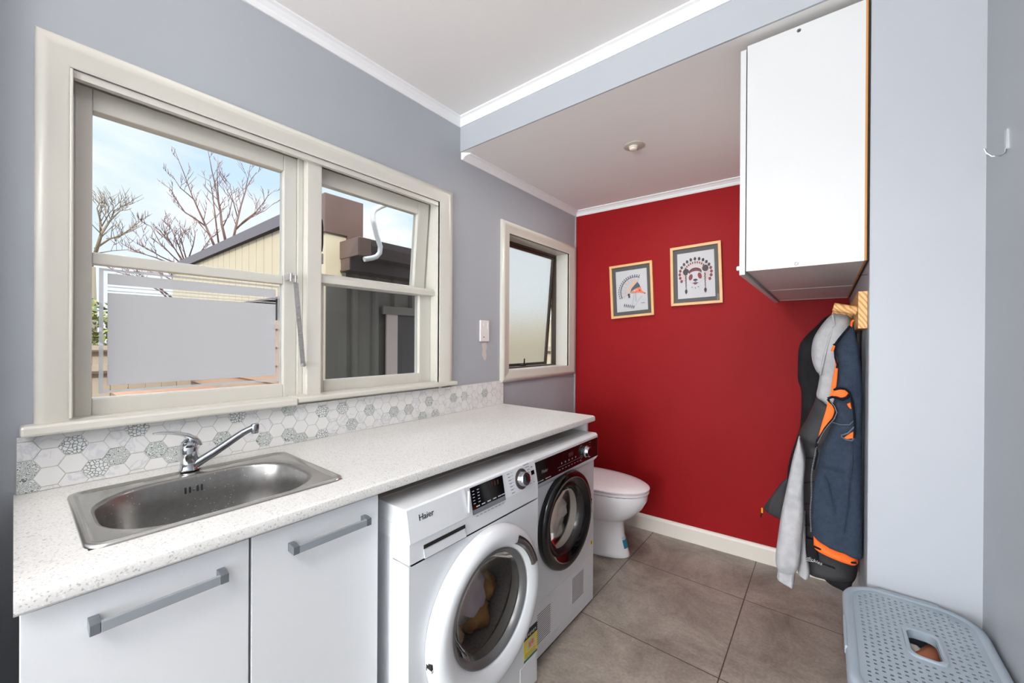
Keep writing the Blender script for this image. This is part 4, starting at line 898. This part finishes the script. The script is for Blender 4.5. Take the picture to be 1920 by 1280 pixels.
mb.tube([at(u, v, 'y', Yh) for u, v in ((1563, 612), (1556, 630), (1549, 655), (1543, 680), (1538, 703))], [.0035]*5, 8); mb.tube([at(u, v, 'y', Yh) for u, v in ((1561, 590), (1563, 600), (1566, 612))], .003, 6)
mb.build('hood_seam', M['grey'], hj, smooth=180)
mb = MB(); garment(mb, [(1497.5, 818, 1500.5, 820, .5), (1492, 838, 1506, 838), (1485.6, 862, 1510.5, 862), (1476, 909, 1508, 905), (1470, 937, 1508, 937), (1464.5, 965, 1508, 960), (1459, 1003, 1505, 1003), (1455, 1034, 1502, 1040), (1455, 1050, 1499, 1058), (1459, 1062, 1493, 1070, .8)], 1.74, .045, k=6, wr=.012, seed=31, fx=18, fz=9)
sl = mb.build('sleeve', M['grey'], hj, smooth=180)
mb = MB(); garment(mb, [(1459, 1062, 1492, 1068, .9), (1458.5, 1068, 1491, 1074), (1457.5, 1081, 1490, 1085), (1468, 1088, 1489, 1092), (1480, 1094, 1488, 1097)], 1.745, .028, wr=.002, seed=1, fx=90); mb.build('cuff', M['grey'], sl, smooth=180)
mb = MB(); garment(mb, [(1496, 960, 1510, 960), (1500, 1003, 1511, 1003), (1500, 1035, 1513, 1035), (1498, 1060, 1518, 1062), (1496, 1070, 1518, 1078), (1505, 1077, 1514, 1080)], 1.80, .03, wr=.008, seed=5); mb.build('sleeve', M['grey'], hj, smooth=180)
# zip, hem label and seams on the quilted front
Yq = 1.782
for z0, z1 in (((1505, 858), (1533, 860)), ((1508, 905), (1528, 903)), ((1508, 945), (1524, 943)), ((1509, 985), (1523, 985)), ((1513, 1024), (1560, 1040)), ((1514, 1046), (1566, 1066))):
    mb = MB(); mb.tube([at(*z0, 'y', Yq), at(*z1, 'y', Yq)], .0018, 6); mb.build('quilt_seam', M['blk'], bd)
mb = MB(); strip(mb, [(1511, 1008, 1529, 1012), (1511, 1022, 1530, 1024), (1512, 1038, 1534, 1042), (1512, 1050, 1534, 1056)], 1.782, .004); mb.mi = 1
mb.build('hem_patch', [M['blk'], M['paper']], bd, smooth=180)
p = at(1511, 1048, 'y', 1.774)
text_part('hem_lettering', 'dickies', .0165, M['paper'], bd, at(1511.5, 1047, 'y', 1.772), (1, 0, -.18), (.05, 0, 1), label='white script lettering', shear=.35)
mb = MB(); mb.tube([at(1511.5, 1050, 'y', 1.773), at(1526, 1053, 'y', 1.773)], .0012, 5); mb.build('lettering_rule', M['paper'], bd)

# navy fleece vest, near peg
nv = thing('fleece_vest', 'navy fleece vest with bright orange lining on the nearest peg', 'vest', (1.58, 1.64, 1.2))
YN, DN = 1.655, .05
mb = MB(); garment(mb, [(1593, 610, 1600, 608, .3), (1584, 622, 1603, 622, .6), (1571, 640, 1607, 640, .8), (1566, 652, 1610, 652), (1566, 668, 1612, 668), (1570, 684, 1614, 684), (1569, 700, 1615, 700), (1567, 725, 1616.5, 725), (1565, 745, 1617, 745), (1560, 765, 1617, 765), (1563, 785, 1617, 785), (1556, 805, 1617, 805), (1548, 825, 1617, 825), (1538, 845, 1617, 845), (1535, 867, 1617, 867), (1526, 905, 1617, 905), (1522, 940, 1617, 940), (1521.5, 970, 1617, 975), (1523, 991, 1617, 1014), (1524, 998, 1617, 1040), (1528, 1003, 1613, 1043, .8)], YN, DN, k=6, wr=.016, seed=41, fx=20, fz=4)
vb = mb.build('vest_body', M['navy'], nv, smooth=180)
mb = MB(); garment(mb, [(1525, 1002, 1600, 1030, .5), (1525.3, 1006, 1608, 1044, .8), (1525.5, 1014, 1609, 1050), (1525.5, 1021, 1605, 1054, .9)], YN-.002, .05, wr=.006, seed=3, fx=14); mb.build('hem_lining', M['orange'], nv, smooth=180)
mb = MB(); mb.tube([at(u, v, 'y', YN-.044) for u, v in ((1525.5, 1024), (1545, 1032), (1570, 1044), (1592, 1054), (1606, 1055))], .0032, 6); mb.build('hem_binding', M['navyd'], nv)
Yf = YN-DN-.010
def decal(name, material, shapes, Y=Yf, th=.004):
    mb = MB()
    for s_ in shapes: strip(mb, s_, Y, th, wr=.004, seed=1)
    return mb.build(name, material, nv, smooth=180)
decal('orange_lining', M['orange'], [
    [(1563, 646, 1568, 648), (1560, 652, 1567, 654), (1557.5, 658, 1564, 659)],
    [(1565, 655, 1567, 655), (1564, 668, 1568, 668), (1566, 680, 1571, 678), (1565, 690, 1571.5, 684), (1561, 710, 1570.5, 702), (1558, 728, 1568, 725), (1557, 738, 1563, 738), (1553, 742, 1590, 741, .9)],
    [(1562, 733, 1578, 729), (1561, 736, 1590, 733), (1556, 740, 1591, 738), (1568, 743, 1588, 742), (1574, 745, 1584, 744)],
    [(1552, 752, 1556, 753), (1550, 762, 1562, 760), (1547, 773, 1565, 769), (1543, 786, 1563, 778), (1539, 800, 1556, 794), (1536, 812, 1545, 808), (1534, 821, 1537, 820)],
    [(1588, 757, 1595, 754), (1590, 762, 1596, 760), (1594, 766, 1597, 766)],
    [(1597, 810, 1600.5, 809), (1588, 816, 1600.5, 815), (1582, 821, 1600.5, 819), (1586, 823, 1600, 821)]])
mb = MB(); Yz = Yf-.006
def piping(pts, r=.0028): mb.tube([at(u, v, 'y', Yz) for u, v in pts], r, 6)
piping([(1566, 646), (1573, 636), (1583, 624), (1594, 611)], .004); piping([(1562, 645), (1568, 648), (1565, 658), (1566, 670), (1570, 683), (1569, 690)], .003)
piping([(1563, 731), (1568, 728), (1576, 728), (1585, 729), (1592, 735), (1597, 748), (1601, 770), (1603, 800), (1602, 820)], .0032)
piping([(1552, 747), (1560, 744), (1570, 746), (1580, 749), (1588, 745), (1592, 740)], .0042); piping([(1552, 748), (1555, 752), (1562, 758), (1567, 767), (1568, 775), (1563, 784), (1555, 793), (1547, 803), (1540, 815), (1532, 826), (1530, 838)], .0036)
piping([(1530, 838), (1533, 850), (1530, 862), (1526, 880)], .003)
mb.mi = 1; piping([(1560, 791), (1575, 796), (1593, 796), (1601, 788)], .0014); piping([(1577, 818), (1586, 824), (1597, 826), (1601, 822)], .0026); piping([(1577, 816), (1590, 812), (1602, 800)], .0024)
mb.build('piping', [M['navyd'], mat('stitch_slate', (86, 98, 112), .8)], nv, smooth=60)
mb = MB()
for i in range(46):
    t = i/45; ks = [(1557, 752), (1565, 762), (1569, 773), (1564, 785), (1554, 796), (1546, 806), (1539, 818), (1533, 830)]
    f_ = t*(len(ks)-1); a_ = int(min(f_, len(ks)-2)); fr_ = f_-a_; u = ks[a_][0]+(ks[a_+1][0]-ks[a_][0])*fr_; v = ks[a_][1]+(ks[a_+1][1]-ks[a_][1])*fr_
    c = at(u, v, 'y', Yz-.004); mb.box(c.x-.0012, c.x+.0012, c.y-.001, c.y+.001, c.z-.0007, c.z+.0007)
for i in range(60):
    v = 838+158*i/59; u = 1519.5+11*math.exp(-(v-838)/38)+.8*math.sin(v*.09); c = at(u, v, 'y', Yz-.002) ; mb.box(c.x-.0016, c.x+.0016, c.y-.001, c.y+.001, c.z-.0009, c.z+.0009)
mb.build('zip_teeth', mat('zip_teeth_grey', (118, 116, 118), .45, metal=.4), nv)
mb = MB(); mb.tube([at(1600, 600, 'y', 1.625), at(1597, 604, 'y', 1.622), at(1596, 612, 'y', 1.63)], .003, 6); mb.build('hanging_loop', M['orange'], nv)
mb = MB()
piping([(1540, 873), (1555, 879), (1572, 884), (1580, 884)], .0018); piping([(1545, 890), (1552, 905), (1560, 940), (1566, 965)], .0016); piping([(1598, 830), (1598, 870), (1592, 910), (1588, 960), (1582, 1000)], .0020)
mb.build('fleece_fold', M['navy'], nv, smooth=60)

# ------------------------------------------------------------------ laundry hamper
hp = thing('laundry_hamper', 'grey plastic laundry hamper with perforated lid beside the grey wall end', 'laundry hamper', (1.70, 1.25, 0))
HX0, HX1, HY0, HY1, HZ = 1.5665, 1.832, 1.012, 1.500, .62
def hr(d, z, r=.085, n=10): return [(x, y, z) for x, y in rrect(HX0+d, HX1-d, HY0+d, HY1-d, max(r-d, .02), n)]
mb = MB(); mb.rings([hr(.040, .0), hr(.040, .006), hr(.012, .565), hr(.010, .592), hr(.016, .592), hr(.018, .565), hr(.046, .012)], capa=True, capb=True); mb.build('hamper_body', M['ham'], hp, smooth=40)
# lid with real perforations: lattice plate with a hand hole
mb = MB(); mb.rings([hr(.002, .585), hr(.0, .590), hr(.0, .612), hr(.004, .6185), hr(.010, .620), hr(.018, .6195), hr(.021, .6170)], capa=False, capb=False); mb.rings([hr(.002, .585), hr(.006, .585), hr(.008, .612), hr(.021, .6150)], capa=False, capb=False)
lid = mb.build('lid_rim', M['ham'], hp, smooth=50)
hx, hy = at(1733, 1208, 'z', .62).x, at(1733, 1208, 'z', .62).y
def inside_rr(x, y, x0, x1, y0, y1, r):
    dx = max(x0+r-x, 0, x-(x1-r)); dy = max(y0+r-y, 0, y-(y1-r)); return x0 <= x <= x1 and y0 <= y <= y1 and math.hypot(dx, dy) <= r
bm = bmesh.new()
# build plate as grid of cells; each cell has a small triangular-ish perforation
px_, py_ = .0118, .0152
x0, x1, y0, y1 = HX0+.018, HX1-.018, HY0+.018, HY1-.018; rl = .068
hole = (hx-.027, hx+.027, hy-.052, hy+.052, .016)
mbp = MB(); nx, ny = int((x1-x0)/px_), int((y1-y0)/py_)
px_, py_ = (x1-x0)/nx, (y1-y0)/ny
def inplate(x, y): return inside_rr(x, y, x0, x1, y0, y1, rl)
def inhole(x, y): return inside_rr(x, y, hole[0], hole[1], hole[2], hole[3], hole[4])
ZT, ZB = .6165, .6145
def snap(x, y):
    # pull outline points onto the rounded plate edge
    cx = min(max(x, x0+rl), x1-rl); cy = min(max(y, y0+rl), y1-rl); d = math.hypot(x-cx, y-cy)
    if d > rl: k = rl/d; return (cx+(x-cx)*k, cy+(y-cy)*k)
    return (x, y)
for i in range(nx):
    for j in range(ny):
        a0, a1, b0, b1 = x0+i*px_, x0+(i+1)*px_, y0+j*py_, y0+(j+1)*py_; cx, cy = (a0+a1)/2, (b0+b1)/2
        C4 = [(a0, b0), (a1, b0), (a1, b1), (a0, b1)]
        if not any(inplate(*c) for c in C4): continue
        if all(inhole(*c) for c in C4) or inhole(cx, cy): continue
        cc = [snap(*c) for c in C4]
        near_edge = not inside_rr(cx, cy, x0+.012, x1-.012, y0+.012, y1-.012, rl-.012) or inside_rr(cx, cy, hole[0]-.014, hole[1]+.014, hole[2]-.014, hole[3]+.014, .02)
        if near_edge:
            mbp.add([(x, y, ZT) for x, y in cc], [(0, 1, 2, 3)])
        else:
            sh = .0015 if (i+j) % 2 else -.0015
            t3 = [(cx-.0032, cy-.0026+sh), (cx+.0034, cy-.0020+sh), (cx+.0020, cy+.0034+sh), (cx-.0024, cy+.0028+sh)]
            V = [(x, y, ZT) for x, y in cc]+[(x, y, ZT) for x, y in t3]+[(x, y, ZT-.002) for x, y in t3]
            mbp.add(V, [(0, 1, 5, 4), (1, 2, 6, 5), (2, 3, 7, 6), (3, 0, 4, 7), (4, 5, 9, 8), (5, 6, 10, 9), (6, 7, 11, 10), (7, 4, 8, 11)])
mbp.build('perforated_top', M['ham'], lid, recalc=False)
mb = MB(); rg = lambda d, z: [(x, y, z) for x, y in rrect(hole[0]+d, hole[1]-d, hole[2]+d, hole[3]-d, .018, 6)]
mb.rings([rg(-.006, .6150), rg(-.005, .6205), rg(-.001, .6215), rg(.002, .6195), rg(.002, .6)], capa=False, capb=False); mb.build('hand_hole_rim', M['ham'], lid, smooth=50)
for (a, b_, c_, d_) in ((HX0-.002, HX0+.004, 1.17, 1.30), (1.64, 1.76, HY1-.004, HY1+.002)): MB().box(a, b_, c_, d_, .600, .6195).build('lid_clip', M['ham'], lid, bevel=.002)
mb = MB(); mb.rings([hr(.05, .3, .06), hr(.04, .50, .06), hr(.06, .52, .05), hr(.09, .53, .04)], capa=False); mb.build('black_clothes', M['hamd'], None, smooth=60, label='black washing inside the hamper under the lid hole', cat='laundry')
mb = MB(); q = at(1752, 1232, 'z', .55); mb.tube([q+Vector((-.03, -.03, 0)), q+Vector((0, 0, .008)), q+Vector((.02, .015, 0)), q+Vector((.04, .02, -.01))], [.012, .02, .022, .012], 12); mb.build('orange_garment', M['skinpk'], None, smooth=60, label='terracotta garment showing through the hand hole of the hamper', cat='laundry')
mb = MB(); q = at(1728, 1226, 'z', .55); mb.tube([q+Vector((-.04, .02, 0)), q+Vector((-.01, .0, .008)), q+Vector((.012, -.02, 0))], [.006, .009, .008], 10); mb.build('striped_strap', M['lau3'], None, smooth=60, label='cream strap lying beside the terracotta garment in the hamper', cat='laundry')

# ------------------------------------------------------------------ outdoors
mb = MB(); mb.box(-40, -.16, -30, 40, -.35, -.3); mb.build('ground', M['ground'], kind='structure')
SX, SY = -1.5, 1.5295
sh = thing('garden_shed', 'cream and grey metal shed with brown gutter just outside the large window', 'shed', (SX, SY, -.3))
mb = MB()   # gable-side cladding of vertical boards (face towards -y)
x = -6.4
while x < SX-.12:
    w = .2; x2 = min(x+w, SX-.13); mb.box(x+.006, x2-.006, SY-.004, SY+.012, 1.685, 2.36); x += w
mb.mi = 1; mb.box(-6.4, SX-.13, SY+.012, SY+.04, -.3, 2.36)
mb.build('board_wall', [M['board'], mat('board_groove', (110, 100, 84), .8)], sh)
mb = MB(); mb.box(-6.45, SX-.14, SY-.04, SY-.005, 2.325, 2.43); mb.mi = 1; mb.box(-6.45, SX-.14, SY-.03, SY, 2.315, 2.327); mb.build('barge_board', [M['fascia'], M['dark']], sh)
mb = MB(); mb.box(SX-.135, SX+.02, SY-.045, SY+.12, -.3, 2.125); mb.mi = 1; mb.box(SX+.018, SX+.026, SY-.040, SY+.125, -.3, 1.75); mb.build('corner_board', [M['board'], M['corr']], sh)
mb = MB(); mb.box(SX-.14, SX+.035, SY-.06, SY+.26, 2.125, 2.425); mb.build('roof_end_cap', M['brown'], sh, bevel=.004)
mb = MB(); mb.box(SX+.02, SX+.04, SY+.12, SY+.17, 1.90, 2.14); mb.build('cap_return', M['brown'], sh)
mb = MB(); i = 0; pts = []; y = SY+.12; per = .19
while y < 2.80:
    pts += [(SX, y), (SX, y+.05), (SX+.03, y+.07), (SX+.03, y+.10), (SX, y+.12)]; y += per
pts.append((SX, y)); pts += [(SX-.02, y), (SX-.02, SY+.12)]
mb.prism([(p[0], p[1]) for p in pts], -.3, 2.02, 'z'); mb.build('corrugated_wall', M['corr'], sh)
mb = MB(); zt, gx = 2.065, SX+.31; ga, gb = SY+.06, 3.0
prf = [(gx-.13, zt), (gx-.13, zt-.13), (gx-.02, zt-.13), (gx+.005, zt-.10), (gx+.012, zt-.05), (gx+.005, zt), (gx-.005, zt), (gx, zt-.05), (gx-.006, zt-.10), (gx-.02, zt-.12), (gx-.12, zt-.12), (gx-.12, zt)]
mb.prism(prf, ga+.10, gb, 'y'); mb.build('gutter', M['gutterm'], sh)
mb = MB(); mb.box(SX+.04, gx+.0, ga-.005, ga+.005, zt-.135, zt+.003); mb.box(gx-.02, gx+.008, ga, ga+.10, zt-.135, zt+.003); mb.box(SX+.05, gx-.13, ga+.0, ga+.012, 1.835, zt-.13); mb.build('gutter_end', M['brown'], sh, bevel=.004)
mb = MB(); mb.box(gx-.15, gx-.13, ga+.01, gb, 1.835, zt-.01); mb.box(SX+.0, gx-.14, ga+.012, gb, 1.835, 1.850); mb.build('eave_lining', M['gutterm'], sh)
mb = MB(); P5 = lambda u, v: at(u, v, 'x', gx+.10)
mb.tube([P5(683, 486), P5(697, 484), P5(706, 481), P5(712, 474), P5(713, 462), P5(706, 440), P5(700, 415), P5(699, 402), P5(702, 394), P5(712, 388), P5(727, 382), P5(760, 366)], [.018]*12, 12)
mb.build('drain_pipe', M['pvc'], sh, smooth=60)
mb = MB(); p1 = at(728, 585, 'x', SX+.04); p2 = at(783, 602, 'x', SX+.04)
mb.box(SX+.03, SX+.055, p1.y-.06, 2.66, p1.z-.02, p1.z+.05); mb.mi = 1; mb.box(SX+.03, SX+.05, p1.y-.02, p1.y+.09, -.3, p1.z-.02); mb.mi = 2; mb.box(SX+.032, SX+.04, p1.y+.09, 2.30, -.3, p1.z-.02)
mb.mi = 3; mb.box(SX+.035, SX+.045, 2.12, 2.3, -.3, p1.z-.02); mb.build('shed_doorway', [M['corr'], M['jambp'], M['dark'], mat('door_slat', (70, 66, 64), .7)], sh)
mb = MB(); z = -.3
while z < 1.47: mb.prism([(SY-.018, z), (SY, z+.17), (SY+.0, z)], -6.4, SX-.13, 'x'); z += .17
mb.mi = 1; mb.box(-2.75, SX-.3, SY-.01, SY, 1.48, 1.665); mb.mi = 2; mb.box(-3.3, SX-.13, SY-.04, SY-.0, 1.672, 1.690)
mb.build('weatherboards', [M['weather'], M['dark'], M['fascia']], sh)
# roof of the shed seen edge-on above
mb = MB(); mb.box(-6.45, SX+.18, SY+.27, 3.0, 2.00, 2.03); mb.build('shed_roof', M['brown'], sh)

# fence
fn = thing('timber_fence', 'pale timber fence beyond the sink window', 'fence', (-5, 0, -.3))
mb = MB(); y = -2.0
while y < 1.30: mb.box(-5.03, -5.0, y+.004, y+.146, -.3, 1.17); y += .15
mb.build('fence_boards', M['fence'], fn)
mb = MB(); mb.box(-5.0, -4.94, -2, 1.42, 1.17, 1.22); mb.box(-5.0, -4.95, -2, 1.42, .93, 1.0); mb.mi = 1; mb.box(-5.0, -4.945, -2, 1.42, .90, .93); mb.box(-5.0, -4.94, -2, 1.42, 1.15, 1.17); mb.build('fence_rail', [M['fence'], mat('rail_dark', (96, 78, 70), .8)], fn)
mb = MB(); y = -2
while y < 1.4: mb.box(-3.2+0, -.25, y+.0, y+.0, 0, 0) if False else None; y += .14
fn2 = thing('paling_fence', 'tall cream paling fence at the end of the side path', 'fence', (-1, 5.0, -.3))
mb = MB(); x = -6.5
while x < .5: mb.box(x+.004, x+.146, 5.0, 5.03, -.3, 1.62); x += .15
mb.build('fence_boards', M['board'], fn2); mb = MB(); mb.box(-6.5, .5, 4.96, 5.0, 1.15, 1.22); mb.build('fence_rail', M['fence'], fn2)
dk = thing('timber_deck', 'low brown timber deck outside below the sink window', 'deck', (-2.5, 1.0, -.3))
mb = MB(); x = -4.2
while x < -1.75: mb.box(x, x+.134, .62, SY-.09, .72, .75); x += .14
mb.build('deck_boards', M['deck'], dk); mb = MB(); mb.box(-4.2, -1.7, .64, .70, -.3, .72); mb.build('deck_bearer', M['deck'], dk)

# trees
def limb(mb, pts, r0, r1, rng, twigs=0, tl=.6, plane=-8, depth=1):
    n_ = len(pts); r0 *= .62; r1 *= .62; mb.tube(pts, [r0+(r1-r0)*i/(n_-1) for i in range(n_)], 5)
    for k in range(twigs):
        t = .25+.72*(k+.5)/twigs+rng.uniform(-.03, .03); f_ = min(t, .99)*(n_-1); i = int(f_); p = pts[i].lerp(pts[i+1], f_-i); d = (pts[i+1]-pts[i]).normalized()
        s_ = rng.choice((-1, 1)); side = Vector((rng.uniform(-.5, .5), s_*rng.uniform(.35, .8), rng.uniform(-.1, .35))); dd_ = (d+side).normalized(); L_ = tl*rng.uniform(.45, 1)*(1.15-t*.6)
        q = [p]; 
        for w_ in range(3): dd_ = (dd_+Vector((rng.uniform(-.1, .1), rng.uniform(-.12, .12), .14))).normalized(); q.append(q[-1]+dd_*L_/3)
        rb = max(.006, (r0+(r1-r0)*t)*.7)
        if depth: limb(mb, q, rb, .004, rng, 3, L_*.8, plane, depth-1)
        else: mb.tube(q, [min(rb, .006), .005, .004, .003], 4)
TXP = -9.0
P8 = lambda *l: [at(u, v, 'x', TXP+((i*37) % 5-2)*.12) for i, (u, v) in enumerate(l)]
rng = random.Random(3)
mb = MB()
for l, r0, r1, tw in (
    ([(437, 470), (438, 446), (445, 414), (452, 385), (463, 350), (472, 335), (481, 323)], .05, .008, 7),
    ([(424, 470), (423, 451), (416, 420), (413, 392), (408, 370), (405, 353), (397, 318), (390, 281)], .055, .008, 8),
    ([(412, 480), (402, 461), (393, 440), (384, 419), (373, 395), (362, 371), (345, 325), (325, 276)], .05, .007, 8),
    ([(386, 424), (366, 410), (347, 398), (333, 378), (320, 355), (304, 342)], .03, .006, 5),
    ([(440, 432), (458, 414), (479, 398), (492, 382), (503, 366), (519, 354)], .035, .006, 6),
    ([(443, 428), (460, 415), (478, 402), (495, 396), (516, 379)], .028, .006, 5),
    ([(410, 456), (406, 425), (402, 392), (398, 360), (394, 340), (370, 326)], .03, .006, 6),
    ([(412, 395), (408, 350), (407, 320), (409, 292)], .02, .005, 4),
    ([(418, 425), (430, 400), (436, 372), (431, 345), (418, 330)], .02, .005, 5),
    ([(364, 374), (350, 362), (338, 352), (327, 335), (320, 326)], .02, .005, 4),
    ([(446, 410), (438, 380), (425, 355), (416, 340)], .02, .005, 4),
    ([(460, 355), (466, 330), (470, 305)], .015, .004, 3)):
    limb(mb, P8(*l), r0, r1, rng, tw, .55)
base = at(424, 480, 'x', TXP); mb.tube([Vector((TXP, base.y, -.3)), Vector((TXP, base.y, base.z-.3)), base], [.12, .10, .07], 8)
for u in (437, 412): e_ = at(u, 474, 'x', TXP); mb.tube([Vector((TXP, base.y, base.z-.35)), e_], [.06, .05], 6)
mb.build('bare_tree', M['bark'], None, smooth=180, label='leafless pinkish-brown tree with upright branches behind the shed roof', cat='tree')
mb = MB(); rng = random.Random(9)
TXP = -10.0
for l, r0, r1, tw in (([(170, 500), (185, 455), (190, 438), (206, 414), (225, 395), (243, 392)], .06, .008, 9), ([(190, 440), (188, 412), (182, 390), (190, 375)], .04, .007, 8), ([(178, 466), (205, 448), (230, 440), (250, 425), (258, 414)], .035, .006, 9), ([(208, 412), (214, 395), (232, 385)], .025, .006, 7), ([(200, 447), (222, 446), (243, 430)], .02, .006, 6), ([(176, 476), (210, 470), (240, 468), (275, 478)], .02, .006, 6), ([(190, 425), (205, 400), (222, 380)], .02, .005, 7)):
    limb(mb, P8(*l), r0, r1, rng, tw, .6)
b0 = at(170, 500, 'x', TXP); mb.tube([Vector((TXP, b0.y, -.3)), b0], [.14, .07], 8)
mb.build('gnarled_tree', M['bark2'], None, smooth=180, label='pale gnarled tree at the left edge of the sky in the sink window', cat='tree')
mb = MB(); rng = random.Random(12); TXP = -8.0
for l in ([(345, 495), (330, 470), (315, 445), (302, 408)], [(348, 495), (335, 460), (322, 430), (312, 414)], [(340, 495), (322, 478), (300, 455), (283, 424), (270, 419)], [(352, 495), (345, 470), (340, 448), (345, 430)], [(350, 495), (362, 460), (366, 440), (360, 415)], [(335, 496), (300, 480), (270, 462), (256, 435)], [(330, 498), (290, 482), (262, 474), (240, 470)], [(356, 494), (378, 470), (392, 450), (396, 440)], [(345, 492), (320, 455), (300, 432)]):
    limb(mb, P8(*l), .022, .005, rng, 6, .42)
for l in ([(350, 560), (330, 530), (300, 512), (250, 508)], [(330, 575), (300, 545), (270, 530), (230, 528)], [(345, 560), (340, 520), (348, 492)], [(325, 560), (280, 525), (240, 515), (200, 505)]): limb(mb, P8(*l), .03, .006, rng, 7, .4)
e_ = at(340, 575, 'x', TXP); mb.tube([Vector((TXP, e_.y, -.3)), e_, at(345, 500, 'x', TXP)], [.05, .04, .03], 6)
mb.build('bare_shrub', M['bark'], None, smooth=180, label='low leafless shrub fanning out left of the shed roof slope', cat='shrub')
# hedge
mb = MB(); rng = random.Random(5)
for i in range(6000):
    c = Vector((rng.uniform(-6.6, -5.7), rng.uniform(-.8, 1.2), rng.uniform(-.2, 1.72+.12*math.sin(i)))); s_ = rng.uniform(.03, .055)
    if noise.noise(c*1.3) < -.4: continue
    a = Vector((rng.uniform(-1, 1), rng.uniform(-1, 1), rng.uniform(-1, 1))).normalized(); b_ = a.orthogonal().normalized(); mb.mi = 0 if rng.random() < .6 else 1
    mb.add([c-a*s_, c+b_*s_*.45, c+a*s_, c-b_*s_*.45], [(0, 1, 2, 3)])
mb.build('hedge', [M['leaf'], M['leaf2']], None, recalc=False, label='yellow-green leafy hedge above the pale fence', cat='hedge', kind='stuff')
